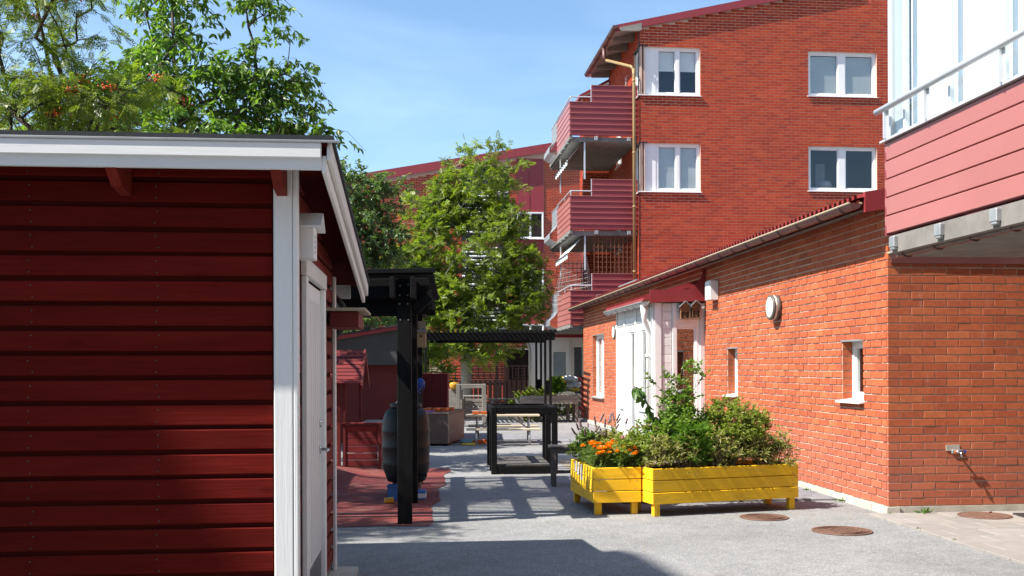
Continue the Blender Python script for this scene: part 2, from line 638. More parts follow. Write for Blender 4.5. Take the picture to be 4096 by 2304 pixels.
M_shed_d = plain('shed_red_underlay', (.060, .0068, .0055), 0.9, 0.15, 6, 0.2, 60, mode='world', spec=.05)
M_red_wood = wood('red_wood', (.14, .014, .013), 0, 0.6, 0.22, 0.45, spec=.35)
M_red_woodz = wood('red_wood_z', (.115, .014, .013), 2, 0.65, 0.22, 0.45, spec=.3)
M_dark_fence = wood('dark_red_fence', (.020, .007, .0065), 2, 0.75, 0.25, 0.4, spec=.25)
M_felt = plain('roofing_felt', (.022, .026, .030), 0.85, 0.2, 20, 0.5, 200, mode='world')
M_black_w = wood('black_stained_z', (.0058, .0058, .0062), 2, 0.72, 0.3, 0.5, worn=.35, worncol=(.016, .0155, .015), spec=.13)
M_black_wx = wood('black_stained_x', (.0058, .0058, .0062), 0, 0.72, 0.3, 0.5, worn=.3, worncol=(.016, .0155, .015), spec=.13)
M_black_wy = wood('black_stained_y', (.0058, .0058, .0062), 1, 0.72, 0.3, 0.5, worn=.3, worncol=(.016, .0155, .015), spec=.13)
M_greyw = wood('weathered_x', (.23, .21, .18), 0, 0.85, 0.3, 0.6, worn=.4, worncol=(.14, .13, .11))
M_greywz = wood('weathered_z', (.24, .22, .19), 2, 0.85, 0.3, 0.6, worn=.4, worncol=(.14, .13, .11))
M_bench = wood('dark_weathered', (.085, .080, .075), 0, 0.8, 0.3, 0.5, worn=.4, worncol=(.16, .15, .14))
M_palew = wood('pale_wood', (.46, .38, .27), 0, 0.75, 0.2, 0.4, worn=.35, worncol=(.28, .24, .19))
M_yellow = wood('yellow_paint_x', (.86, .49, .010), 0, 0.6, 0.14, 0.8, worn=.5, worncol=(.50, .33, .04), spec=.4)
M_yellow_y = wood('yellow_paint_y', (.86, .49, .010), 1, 0.6, 0.14, 0.8, worn=.5, worncol=(.50, .33, .04), spec=.4)
M_yellow_z = wood('yellow_paint_z', (.80, .45, .010), 2, 0.6, 0.14, 0.8, worn=.6, worncol=(.36, .25, .06), spec=.4)
M_soil = plain('soil', (.045, .032, .022), 0.95, 0.4, 18, 1.0, 60, mode='world', bdist=.02)
M_slab = plain('paving_slab', (.275, .25, .23), 0.9, 0.10, 7, 0.35, 170, mode='world', dirt=.35, dirtcol=(.33, .26, .21), rndvar=.16)
M_paver = plain('grey_paver', (.21, .215, .23), 0.85, 0.15, 9, 0.35, 150, mode='world', dirt=.25, rndvar=.25)
M_joint = plain('joint_sand', (.20, .17, .13), 0.95, 0.25, 25, 0.5, 200, mode='world')
M_rubber = plain('red_rubber', (.165, .030, .026), 0.85, 0.18, 4, 0.5, 190, mode='world', dirt=.45, dirtcol=(.26, .20, .17), bdist=.004)
M_iron = plain('cast_iron', (.17, .095, .068), 0.7, 0.3, 25, 0.3, 90, metal=.25, mode='world')
M_barrel = plain('black_plastic', (.0075, .011, .013), 0.5, 0.15, 3, 0.08, 30, mode='world', spec=.3)
M_blue = plain('blue_plastic', (.075, .19, .46), 0.45, 0.1, 8, 0.05, 40, dirt=.3, dirtcol=(.18, .22, .28))
M_dblue = plain('dark_blue_plastic', (.015, .06, .32), 0.35, 0.1, 8, 0.05, 40)
M_orangep = plain('amber_plastic', (.52, .25, .015), 0.4, 0.1, 8, 0.05, 40)
M_toy = plain('orange_block', (.50, .105, .018), 0.55, 0.12, 8, 0.1, 60, rndvar=.35)
M_violet = plain('violet_plastic', (.30, .09, .42), 0.5, 0.1, 8, 0.05, 40)
M_ylw = plain('yellow_plastic', (.72, .55, .03), 0.45, 0.1, 8, 0.05, 40)
M_teal = plain('teal_plastic', (.10, .27, .33), 0.5, 0.1, 8, 0.05, 40)
M_tree_g = plain('green_plastic', (.08, .40, .20), 0.5, 0.1, 8, 0.05, 40)
M_brownply = plain('brown_plywood', (.085, .050, .040), 0.5, 0.2, 5, 0.1, 60, mode='world', spec=.45, dirt=.3, dirtcol=(.16, .12, .10))
M_edge = plain('ply_edge', (.25, .19, .14), 0.8, 0.2, 30, 0.1, 60)
M_greywall = plain('grey_sheet_wall', (.050, .050, .048), 0.7, 0.15, 3, 0.1, 40, mode='world', dirt=.3)
M_redwall = plain('red_board_wall', (.115, .015, .014), 0.8, 0.12, 3, 0.1, 60, mode='world')
M_bark = plain('bark', (.075, .060, .048), 0.9, 0.35, 14, 0.8, 60, mode='world', bdist=.01)
M_bark_g = plain('bark_grey', (.20, .19, .17), 0.85, 0.25, 10, 0.6, 50, mode='world', bdist=.008)
M_stem = plain('green_stem', (.10, .13, .035), 0.8, 0.3, 20, 0.1, 60, mode='world')
M_dry = plain('dry_stem', (.33, .26, .15), 0.85, 0.25, 20, 0.1, 60, mode='world')
M_leaf_ch = leaf_mat('cherry_leaf', [(.09, .175, .03), (.12, .215, .038), (.15, .255, .048), (.10, .185, .032)], .48, .55)
M_leaf_ro = leaf_mat('rowan_leaf', [(.115, .175, .024), (.165, .235, .034), (.215, .285, .046), (.13, .195, .027), (.275, .325, .056)], .45, .4)
M_leaf_bc = leaf_mat('bird_cherry_leaf', [(.085, .145, .05), (.115, .185, .064), (.15, .22, .078), (.095, .155, .054)], .38, .6)
M_leaf_sp = leaf_mat('spirea_leaf', [(.17, .225, .04), (.22, .28, .052), (.27, .325, .068), (.19, .24, .043)], .42, .35)
M_leaf_rs = leaf_mat('rose_leaf', [(.11, .20, .03), (.145, .245, .04), (.19, .285, .052)], .42, .4)
M_leaf_fe = leaf_mat('feathery_leaf', [(.10, .21, .026), (.135, .26, .036), (.115, .23, .030)], .35, .25)
M_leaf_dr = leaf_mat('drying_leaf', [(.24, .27, .075), (.33, .33, .12), (.19, .26, .06), (.44, .38, .19), (.30, .28, .11)], .38, .25)
M_leaf_mg = leaf_mat('marigold_leaf', [(.075, .135, .028), (.11, .175, .036), (.14, .19, .05)], .3, .3)
M_leaf_sf = leaf_mat('sunflower_leaf', [(.09, .165, .05), (.115, .20, .06)], .32, .25)
M_berry = plain('rowan_berry', (.70, .095, .012), 0.35, 0.2, 20, 0.0, 60, mode='world')
M_marig = leaf_mat('marigold_petal', [(.80, .30, .008), (.86, .38, .012), (.74, .22, .006), (.80, .14, .006)], .25, .2)
M_spike = plain('purple_spike', (.19, .125, .135), 0.8, 0.35, 40, 0.2, 60, mode='world')
M_spent = plain('spent_bloom', (.24, .115, .055), 0.85, 0.4, 40, 0.2, 60, mode='world')
M_violetf = plain('violet_petal', (.24, .17, .48), 0.7, 0.2, 40, 0.0, 60, mode='world')
M_pink = plain('pink_petal', (.60, .25, .30), 0.7, 0.2, 40, 0.0, 60, mode='world')
M_lampglass = plain('opal_lamp', (.74, .75, .62), 0.3, 0.02, 4, 0.0, 10, spec=.5)
M_lampring = plain('lamp_ring', (.10, .085, .08), 0.45, 0.1, 8, 0.0, 10)
M_chrome = plain('chrome', (.6, .6, .6), 0.2, 0.05, 8, 0.0, 10, metal=1.0)
M_kick = plain('kick_plate', (.16, .16, .17), 0.4, 0.1, 6, 0.03, 40, metal=.5)
M_nest = wood('nestbox_bare', (.30, .215, .13), 2, 0.8, 0.2, 0.4)
M_nest_r = wood('nestbox_brown', (.22, .115, .06), 2, 0.8, 0.25, 0.4)
M_zinc = plain('zinc', (.30, .31, .32), 0.5, 0.1, 8, 0.0, 10, metal=.5)
M_trellis = wood('trellis_brown', (.15, .055, .030), 2, 0.8, 0.2, 0.3)
M_awning = plain('awning_cloth', (.52, .54, .54), 0.85, 0.06, 4, 0.1, 60, mode='world')
M_sack = plain('white_sack', (.66, .66, .68), 0.75, 0.06, 6, 0.3, 20, mode='world', bdist=.01)
M_tyre = plain('black_rubber', (.018, .018, .019), 0.7, 0.2, 10, 0.1, 60)
M_beige = plain('beige_soffit', (.36, .33, .25), 0.7, 0.06, 3, 0.05, 30, mode='world')
M_weed = leaf_mat('weed_leaf', [(.06, .13, .02), (.09, .17, .03)], .35, .3)
M_sign = plain('laminated_sign', (.55, .56, .56), 0.25, 0.25, 30, 0.0, 10)
M_hole = plain('dark_hole', (.006, .005, .005), 0.95, 0.1, 8, 0.0, 10)
M_net = plain('net_cord', (.50, .50, .50), 0.8, 0.1, 8, 0.0, 10)
M_palebark = plain('pale_trunk', (.27, .26, .23), 0.85, 0.3, 12, 0.5, 50, mode='world', bdist=.006)
# ------------------------------------------------------------------ ground
rng = random.Random(7)
gm = MB()
gm.quad((-160, -60, 0), (160, -60, 0), (160, 260, 0), (-160, 260, 0))
g = gm.build('ground', M_asph)
tag(g, 'light grey asphalt yard with coarse aggregate', 'ground', kind='structure')

# ------------------------------------------------------------------ walls of brick
CRS, MOD = 0.079, 0.248


def lay_bricks(u0, u1, z0, z1, holes, anchor, top=None, shift=0.0):
    """running bond; anchor = u where a full and a half stretcher alternate"""
    out = []
    n = int((z1 - z0) / CRS + 1e-6)
    for r in range(n):
        za, zb = z0 + r * CRS, z0 + r * CRS + CRS - 0.012
        off = anchor + (0 if r % 2 == 0 else MOD / 2) + shift
        k = math.floor((u0 - off) / MOD) - 1
        while off + k * MOD < u1:
            a, b = off + k * MOD, off + k * MOD + MOD - 0.011
            k += 1
            segs = [(max(a, u0), min(b, u1))]
            for (ha, hb, hz0, hz1) in holes:
                if hz0 - 0.02 < (za + zb) / 2 < hz1 + 0.02:
                    ns = []
                    for (p, q) in segs:
                        if q <= ha or p >= hb:
                            ns.append((p, q))
                        else:
                            if p < ha:
                                ns.append((p, ha))
                            if q > hb:
                                ns.append((hb, q))
                    segs = ns
            for (p, q) in segs:
                if q - p < 0.02:
                    continue
                if top is not None and zb > top((p + q) / 2):
                    continue
                out.append((p, q, za, zb))
    return out


def brick_stuff(bricks, F, seed, proud=0.009, jit=0.002):
    rr = random.Random(seed)
    m = MB()
    for (p, q, za, zb) in bricks:
        d = proud + rr.uniform(-jit, jit)
        t1, t2, t3 = (rr.uniform(-.0015, .0015) for _ in range(3))
        m.add([(p, .02, za), (q, .02, za), (q, .02, zb), (p, .02, zb),
               (p + .002, -d, za + .002 + t1), (q - .002, -d + t3 * .6, za + .002 + t2), (q - .002, -d + t3 * .6, zb - .002 + t2), (p + .002, -d, zb - .002 + t1)],
              [(4, 5, 6, 7), (0, 1, 5, 4), (1, 2, 6, 5), (2, 3, 7, 6), (3, 0, 4, 7)])
    m.xf(F)
    return m


def wall_sheet(m, u0, u1, z0, z1, holes, F, depth=0.12, top=None, reveal=True):
    """backing sheet at y=0 with holes and their reveals"""
    k = len(m.v)
    us = sorted(set([u0, u1] + [h[0] for h in holes] + [h[1] for h in holes]))
    us = [u for u in us if u0 - 1e-6 <= u <= u1 + 1e-6]
    for i in range(len(us) - 1):
        a, b = us[i], us[i + 1]
        hs = sorted([h for h in holes if h[0] <= a + 1e-6 and h[1] >= b - 1e-6], key=lambda h: h[2])
        z = z0
        for h in hs:
            if h[2] > z:
                m.quad((a, 0, z), (b, 0, z), (b, 0, h[2]), (a, 0, h[2]))
            z = h[3]
        za, zb = (z1, z1) if top is None else (top(a), top(b))
        m.quad((a, 0, z), (b, 0, z), (b, 0, zb), (a, 0, za))
    if reveal:
        for (a, b, c, d) in holes:
            m.quad((a, 0, c), (a, depth, c), (a, depth, d), (a, 0, d))
            m.quad((b, 0, c), (b, 0, d), (b, depth, d), (b, depth, c))
            m.quad((a, 0, d), (a, depth, d), (b, depth, d), (b, 0, d))
            m.quad((a, 0, c), (b, 0, c), (b, depth, c), (a, depth, c))
    m.xf(F, k)
    return m


def cam_px(p):
    q = SV.inverted() @ Vector(p)
    return q.x / q.y * 1050, (q.z - EYE) / q.y * 1050, q.y


def blind(part_parent, F, a, b, z0, z1, y, pitch=0.03, mat=None):
    m = MB()
    n = int((z1 - z0) / pitch)
    for i in range(n):
        z = z0 + (i + .5) * pitch
        m.add([(a, y - .006, z - .014), (b, y - .006, z - .014), (b, y + .006, z + .013), (a, y + .006, z + .013)], [(0, 1, 2, 3)])
    return m.build('blind', mat or M_blind, part_parent, F)


def window(parent, F, a, b, z0, z1, y=0.07, n=1, fw=0.055, mull=0.07, mode='dark', sill=True, sill_out=0.06,
           frame_mat=None, room=True, glass=None, sill_mat=None, wide=None):
    """frame (part) > pane, sill, blind; local x along the wall, y into it"""
    fm = frame_mat or M_white
    m = MB()
    d = 0.06
    m.cbox(a, b, y, y + d, z1 - fw, z1, .004)
    m.cbox(a, b, y, y + d, z0, z0 + fw, .004)
    m.cbox(a, a + fw, y, y + d, z0 + fw, z1 - fw, .004)
    m.cbox(b - fw, b, y, y + d, z0 + fw, z1 - fw, .004)
    xs = [a + fw]
    w = (b - a - 2 * fw - (n - 1) * mull) / n
    panes = []
    x = a + fw
    for i in range(n):
        panes.append((x, x + w))
        if i < n - 1:
            m.cbox(x + w, x + w + mull, y - .003, y + d, z0 + fw, z1 - fw, .004)
        x += w + mull
    # inner sashes
    for (p, q) in panes:
        s = 0.03
        m.cbox(p, q, y + .02, y + d, z1 - fw - s, z1 - fw, .003)
        m.cbox(p, q, y + .02, y + d, z0 + fw, z0 + fw + s, .003)
        m.cbox(p, p + s, y + .02, y + d, z0 + fw + s, z1 - fw - s, .003)
        m.cbox(q - s, q, y + .02, y + d, z0 + fw + s, z1 - fw - s, .003)
    win = m.build('window', fm, parent, F)
    modes = mode if isinstance(mode, (list, tuple)) else [mode] * n
    for (p, q), md in zip(panes, modes):
        MB().quad((p + .03, y + .035, z0 + fw + .03), (q - .03, y + .035, z0 + fw + .03), (q - .03, y + .035, z1 - fw - .03), (p + .03, y + .035, z1 - fw - .03)).build('pane', glass or M_glass, win, F)
        if md == 'blind':
            blind(win, F, p + .03, q - .03, z0 + fw + .03, z1 - fw - .03, y + .075)
        elif md == 'half':
            zc = z0 + (z1 - z0) * .52
            m2 = MB()
            m2.quad((p + .03, y + .09, zc), (q - .03, y + .09, zc), (q - .03, y + .09, z1 - fw - .03), (p + .03, y + .09, z1 - fw - .03))
            m2.build('roller_blind', M_blind, win, F)
    if room:
        r = MB()
        r.add([(a, y + d, z0), (b, y + d, z0), (b, y + d, z1), (a, y + d, z1), (a, y + 1.2, z0), (b, y + 1.2, z0), (b, y + 1.2, z1), (a, y + 1.2, z1)],
              [(4, 5, 6, 7), (0, 1, 5, 4), (1, 2, 6, 5), (2, 3, 7, 6), (3, 0, 4, 7)])
        r.build('room', M_room, win, F)
    if sill:
        s = MB()
        s.prism([(a - .03, y, z0 + .012), (a - .03, -sill_out, z0 - .018), (a - .03, -sill_out, z0 - .035), (a - .03, y, z0 - .012)], (b - a + .06, 0, 0))
        s.build('sill', sill_mat or M_white, win, F)
    return win


def gutter(parent, F, p, q, r, mat, lip, name='gutter', brackets=0.6, bmat=None):
    """half-round gutter from p to q (world-like local coords), open upwards"""
    p, q = Vector(p), Vector(q)
    d = (q - p)
    L = d.length
    d.normalize()
    side = Vector((0, 0, 1)).cross(d).normalized()
    m = MB()
    n = 9
    for e in (p, q):
        for k in range(n):
            a = math.pi * k / (n - 1)
            m.v.append(tuple(e + side * (r * math.cos(a)) + Vector((0, 0, -r * math.sin(a)))))
    for k in range(n - 1):
        m.f.append((k, k + 1, n + k + 1, n + k))
    m.f.append(tuple(range(n))[::-1])
    m.f.append(tuple(range(n, 2 * n)))
    go = m.build(name, mat, parent, F, smooth=False)
    lm = MB()
    for s in (1, -1):
        lm.tube([p + side * r * s, q + side * r * s], 0.011, 6)
    lm.each('gutter_lip', lip, go, F)
    if brackets:
        bm = MB()
        k = 0.25
        while k < L:
            c = p + d * k
            pts = [c + side * ((r + .006) * math.cos(math.pi * j / 8)) + Vector((0, 0, -(r + .006) * math.sin(math.pi * j / 8))) for j in range(9)]
            bm.tube(pts, 0.008, 5)
            k += brackets
        tag(bm.build('gutter_bracket', bmat or M_steel_dark, go, F), kind='stuff')
    return go


# ------------------------------------------------------------------ low brick building
LX, LY0, LY1, BZ, EAVE = 4.70, 9.98, 28.52, 0.085, 3.05
low = thing('low_building', 'single storey red brick building with corrugated roof along the right of the yard', 'building', T(LX, LY0))
FS_ = T(LX, LY1) @ RZ(-90)                   # side wall: u from far corner towards the viewer
FF_ = T(LX, LY0)                             # front wall


def uy(y):
    return LY1 - y


zr = lambda k: BZ + k * CRS
side_holes = [(uy(11.10), uy(10.54), zr(13), zr(21)), (uy(15.31), uy(14.80), zr(12.4), zr(21)), (uy(27.10), uy(25.43), zr(8), zr(28)),
              (uy(19.40), uy(16.64), 0.0, zr(30))]
wl_ = MB()
wall_sheet(wl_, 0, uy(LY0), 0.06, 3.2, side_holes, FS_, 0.2)
wall_sheet(wl_, 0, 6.5, 0.06, 3.2, [], FF_, 0.2)
lw = wl_.build('wall', M_mortar, low)
sb = lay_bricks(0, uy(LY0 + 0.02), BZ, 3.16, side_holes, uy(LY0) - MOD * 80, shift=MOD / 2)
fb = lay_bricks(-0.009, 2.3, BZ, 3.16, [], -0.009)
# the 300 bricks that show largest are pieces of their own
allb = [(0, b) for b in sb] + [(1, b) for b in fb]


def app(kb):
    k, (p, q, za, zb) = kb
    F = FS_ if k == 0 else FF_
    A, B = cam_px(F @ Vector((p, 0, za))), cam_px(F @ Vector((q, 0, zb)))
    if A[2] < 1 or max(A[0], B[0]) > 505 or max(A[1], B[1]) > 245:
        return -1
    # hidden behind the glazed balcony and its gutter
    if k == 1 and zb > 2.62:
        return -1
    return abs((B[0] - A[0]) * (B[1] - A[1]))


allb.sort(key=app, reverse=True)
bc = {}
for k, (p, q, za, zb) in allb[:300]:
    F = FS_ if k == 0 else FF_
    w = round(q - p, 3)
    if (w, k) not in bc:
        mm = MB().cbox(-w / 2, w / 2, -.011, .02, -(zb - za) / 2, (zb - za) / 2, .0022)
        bc[(w, k)] = mm.mesh('brick', M_brick_side)
    put('brick', bc[(w, k)], lw, F @ T((p + q) / 2 + rng.uniform(-.001, .001), rng.uniform(-.003, .0015), (za + zb) / 2 + rng.uniform(-.0012, .0012))
        @ Matrix.Rotation(rng.uniform(-.006, .006), 4, 'Y') @ Matrix.Rotation(rng.uniform(-.008, .008), 4, 'Z'))
rest = MB()
for kk, F in ((0, FS_), (1, FF_)):
    mm = brick_stuff([b for k, b in allb[300:] if k == kk], F, 3 + kk, proud=.011)
    rest.add(mm.v, mm.f)
tag(rest.build('brickwork', M_brick_side, lw), kind='stuff')
# concrete plinth, a little uneven
pl = MB()
random.seed(3)
ys = [LY0 - 0.035 + i * 0.35 for i in range(int((LY1 - LY0) / 0.35) + 2)]
for i in range(len(ys) - 1):
    a = 0.045 + random.uniform(-.008, .012)
    pl.prism([(LX - a, ys[i], -.05), (LX - a + .012, ys[i], BZ - .015), (LX + .1, ys[i], BZ - .006), (LX + .1, ys[i], -.05)], (0, ys[i + 1] - ys[i], 0))
pl.box(LX - .03, LX + 6.5, LY0 - .022, LY0 + .1, -.05, BZ - .008)
pl.build('plinth', M_concrete, low)
# windows in the side wall
window(low, FS_, *side_holes[0], y=0.11, n=1, mode='dark', fw=.05, sill_out=.07)
window(low, FS_, *side_holes[1], y=0.11, n=1, mode='dark', fw=.05, sill_out=.07)
window(low, FS_, *side_holes[2], y=0.10, n=2, mode='blind', fw=.06, sill_out=.08, sill_mat=M_galv)
lt = MB()
for h in side_holes[:3]:
    lt.box(h[0] - .02, h[1] + .01, -.012, .12, h[3] - .006, h[3] + .012)
lt.each('lintel_drip', M_galv, low, FS_)
jb = MB()
for h in side_holes[:3]:
    r0, r1 = round((h[2] - BZ) / CRS), round((h[3] - BZ) / CRS)
    for r in range(r0, r1):
        z0 = BZ + r * CRS
        jb.box(h[0] - .002, h[0] + .011, .004, .108, z0, z0 + CRS - .012)
        jb.box(h[1] - .011, h[1] + .002, .004, .108, z0, z0 + CRS - .012)
tag(jb.build('reveal_bricks', M_brick_side, lw, FS_), kind='stuff')
# corrugated roof, pitch 9 degrees, running along the building
rf = MB()
pit = 0.125
ys = []
y = LY0 - 0.07
prof = []
while y < LY1 + 0.25:
    prof += [(y, 0), (y + pit * .30, 0), (y + pit * .42, .038), (y + pit * .82, .038), (y + pit * .96, 0)]
    y += pit
x0, x1 = LX - 0.33, LX + 5.6
zx = lambda x: 3.125 + (x - x0) * math.tan(rad(9))
for (yy, h) in prof:
    rf.v += [(x0, yy, zx(x0) + h), (x1, yy, zx(x1) + h)]
for i in range(len(prof) - 1):
    rf.f.append((2 * i, 2 * i + 1, 2 * i + 3, 2 * i + 2))
roof = rf.build('roof', M_roofred, low)
sf = MB()
sf.prism([(x0 + .03, LY0 - .04, zx(x0) - .012), (x1, LY0 - .04, zx(x1) - .012), (x1, LY0 - .04, zx(x1) - .10), (x0 + .03, LY0 - .04, zx(x0) - .06)], (0, LY1 - LY0 + .25, 0))
sf.build('soffit', M_shed_d, roof)
vg = MB()
vg.prism([(x0 + .06, LY0 - .085, zx(x0) + .06), (x1, LY0 - .085, zx(x1) + .06), (x1, LY0 - .085, zx(x1) - .12), (x0 + .06, LY0 - .085, zx(x0) - .14)], (0, .05, 0))
vg.build('verge_flashing', M_red_steel, roof)
gutter(low, I4, (LX - .36, LY0 - .06, 3.075), (LX - .36, LY1 + .12, 3.065), .062, M_gutter_br, M_gutter_lip)
# small metal rail on the roof edge half way along
rl = MB()
rl.bar((LX - .22, 20.6, 3.21), (LX - .22, 22.4, 3.21), .05, .025)
rl.tube([(LX - .40, 24.2, 3.05), (LX - .40, 24.2, 3.16), (LX - .28, 24.2, 3.17)], .006, 5)
rl.each('snow_guard', M_galv, roof)

# ------------------------------------------------------------------ white timber porch on the side wall
PX, PY0, PY1 = 3.873, 16.54, 19.54
por = thing('porch', 'white timber porch with tall narrow windows and red metal roof on the low brick building', 'porch', T(PX, PY0))
FN = T(PX, PY0)                              # near face
FL_ = T(PX, PY1) @ RZ(-90)                   # long face, u from far end
pz = 2.5
wn_holes = [(0.30, 0.735, .55, 2.16)]
long_holes = [(PY1 - 19.25, PY1 - 18.92, .74, 2.14), (PY1 - 18.52, PY1 - 18.02, .12, 2.14), (PY1 - 17.60, PY1 - 17.10, .76, 2.14)]
wm = MB()
wall_sheet(wm, 0, LX - PX, 0, pz, wn_holes, FN, .05)
wall_sheet(wm, 0, PY1 - PY0, 0, pz, long_holes, FL_, .05)
pw = wm.build('wall', M_white, por)
# horizontal cladding boards between the posts
for k in range(18):
    z = .03 + k * .137
    for (a, b) in ((.13, .275), (.30, .735)):
        if a == .30 and .48 < z < 2.1:
            continue
        board('cladding_board', pw, (b - a, .016, .13), ((a + b) / 2, -.008, z + .065), M_white_w, FN, c=.003)
    for (a, b) in ((.10, .66), (.78, 1.62), (1.76, 2.52)):
        if .72 < z < 2.12 or (a == .78 and z < 2.1):
            continue
        board('cladding_board', pw, (b - a, .016, .13), ((a + b) / 2, -.008, z + .065), M_white_w, FL_, c=.003)
for (u, w) in ((.0, .11), (.295, .07), (.75, .075)):
    board('corner_post' if u == 0 else 'batten', por, (w, .03, pz), (u + w / 2 - .004, -.018, pz / 2), M_white_wz, FN)
for (u, w) in ((.0, .08), (.70, .075), (1.66, .09), (2.58, .09), (2.905, .09)):
    board('batten', por, (w, .034, pz), (u + w / 2, -.02, pz / 2), M_white_wz, FL_)
window(por, FN, .30, .735, .55, 2.16, y=0.0, n=1, fw=.05, glass=M_glass_hi, sill_out=.05)
for h in long_holes:
    window(por, FL_, *h, y=0.0, n=1, fw=.05, glass=M_glass_hi, sill_out=.05)
# roof and red flashing
pr = MB()
pr.prism([(PX - .20, PY0 - .10, 2.575), (LX + .02, PY0 - .10, 2.86), (LX + .02, PY0 - .10, 2.82), (PX - .20, PY0 - .10, 2.53)], (0, PY1 - PY0 + .25, 0))
pro = pr.build('roof', M_roofred, por)
rb_ = MB()
yy = PY0 + .05
while yy < PY1 + .1:
    rb_.bar((PX - .21, yy, 2.592), (LX, yy, 2.875), .03, .035)
    yy += .42
rb_.each('roof_rib', M_red_steel, pro)
fl = MB()
pts = [(PX - .10, PY0 - .125, 2.50), (LX - .005, PY0 - .125, 2.525), (LX - .005, PY0 - .125, 3.02)]
for k in range(8):
    a = k / 7 * math.pi / 2
    pts.append((LX - .42 + .36 * math.cos(a), PY0 - .125, 3.05 - .35 * math.sin(a)))
pts.append((PX - .10, PY0 - .125, 2.70))
fl.prism(pts, (0, .02, 0))
fl.build('verge_flashing', M_red_steel, por)
gutter(por, I4, (PX - .17, PY0 - .12, 2.51), (PX - .17, PY1 + .22, 2.515), .06, M_galv, M_galv, bmat=M_galv, brackets=.5)
dp = MB()
dp.tube([(PX - .16, PY0 + .04, 2.46), (PX - .16, PY0 + .04, 2.30), (PX - .15, PY0 + .05, 2.22), (PX - .08, PY0 + .12, 2.08), (PX - .07, PY0 + .13, 2.0), (PX - .07, PY0 + .13, .06)],
        [.062, .046, .042, .042, .042, .042], 14)
dp.tube([(PX - .07, PY0 + .13, 1.62), (PX - .07, PY0 + .13, 1.68)], .049, 14)
dp.build('downpipe', M_white, por, smooth=True)

# ------------------------------------------------------------------ wall-mounted things on the low building
def wall_lamp(y, z, label):
    F = T(LX - .012, y, z) @ RZ(-90) @ Matrix.Rotation(rad(90), 4, 'X')
    t = thing('wall_lamp', label, 'wall lamp', T(LX - .012, y, z), 'round wall lamps')
    MB().lathe([(.150, 0), (.163, .01), (.163, .045), (.156, .05)], 32).build('housing', M_lampring, t, F, smooth=True)
    MB().lathe([(.156, .05), (.157, .078), (.150, .08)], 32).build('band', M_lampglass, t, F, smooth=True)
    MB().lathe([(.160, .08), (.166, .088), (.160, .108), (.140, .112)], 32).build('ring', M_lampring, t, F, smooth=True)
    MB().lathe([(.140, .110), (.125, .118), (.08, .127), (.03, .131), (.001, .132)], 32).build('diffuser', M_lampglass, t, F, smooth=True)


wall_lamp(13.10, 2.23, 'round cream wall lamp with dark ring on brick between porch and small window')
wall_lamp(23.65, 2.26, 'round cream wall lamp on brick beyond the white porch')
t = thing('meter_box', 'white metal box on the brick wall under the eave beside the porch', 'meter box', T(LX - .075, 15.87, 2.5))
MB().cbox(-.066, .064, -.14, .14, 0, .30, .006).build('body', M_white, t, T(LX - .075, 15.87, 2.5))
MB().cbox(-.072, -.067, -.125, .125, .015, .285, .002).build('cover', M_white, t, T(LX - .075, 15.87, 2.5))


def insect_hotel(x, z, label, w):
    F = T(x, PY0 - .04, z)
    t = thing('insect_hotel', label, 'insect hotel', F)
    m = MB()
    m.box(-w / 2, -w / 2 + .012, -.09, 0, 0, .20)
    m.box(w / 2 - .012, w / 2, -.09, 0, 0, .20)
    m.box(-w / 2 + .012, w / 2 - .012, -.09, 0, 0, .012)
    m.box(-w / 2 + .012, w / 2 - .012, -.09, 0, .115, .127)
    m.box(-w / 2 + .012, w / 2 - .012, -.012, -.002, .012, .115)
    m.prism([(-w / 2, -.085, .20), (w / 2, -.085, .20), (0, -.085, .20 + w / 2)], (0, .08, 0))
    m.prism([(-w / 2 + .012, -.07, .127), (w / 2 - .012, -.07, .127), (w / 2 - .012, -.07, .20), (-w / 2 + .012, -.07, .20)], (0, .06, 0))
    m.build('body', M_nest_r, t, F)
    r = MB()
    for s in (-1, 1):
        r.bar((0, -.05, .20 + w / 2 + .012), (s * (w / 2 + .03), -.05, .185), .14, .012, up=(0, 0, 1))
    r.each('roof_panel', M_zinc, t, F)
    n = MB()
    rr = random.Random(int(z * 1000) + int(w * 1000))
    for i in range(22):
        xx, zz = rr.uniform(-w / 2 + .02, w / 2 - .02), rr.uniform(.02, .105)
        n.tube([(xx, -.08, zz), (xx, -.012, zz)], .006, 6)
    tag(n.build('reed_tubes', M_nest, t, F), kind='stuff')


insect_hotel(PX + .475, 2.235, 'small house-shaped insect hotel, left of the pair above the porch window', .15)
insect_hotel(PX + .655, 2.255, 'small house-shaped insect hotel, right of the pair above the porch window', .13)

# water tap on the front wall
tp = T(LX + .70, LY0 - .012, .615)
t = thing('water_tap', 'chrome outdoor water tap on the brick wall near the corner', 'tap', tp)
MB().cbox(-.055, .06, -.02, .0, -.018, .022, .004).build('plate', M_galv, t, tp)
k = MB()
k.tube([(0, -.015, 0), (0, -.075, 0), (0, -.095, -.01), (0, -.10, -.045)], .011, 10)
k.tube([(-.04, -.07, .004), (.05, -.07, .004)], .013, 10)
k.build('spout', M_chrome, t, tp, smooth=True)
MB().tube([(-.05, -.07, .004), (-.038, -.07, .004)], .014, 10).build('hot_mark', M_toy, t, tp)
MB().tube([(.048, -.07, .004), (.06, -.07, .004)], .014, 10).build('cold_mark', M_dblue, t, tp)
MB().box(-.11, .03, -.0105, .004, .01, .07).build('mortar_patch', M_concrete, t, tp)

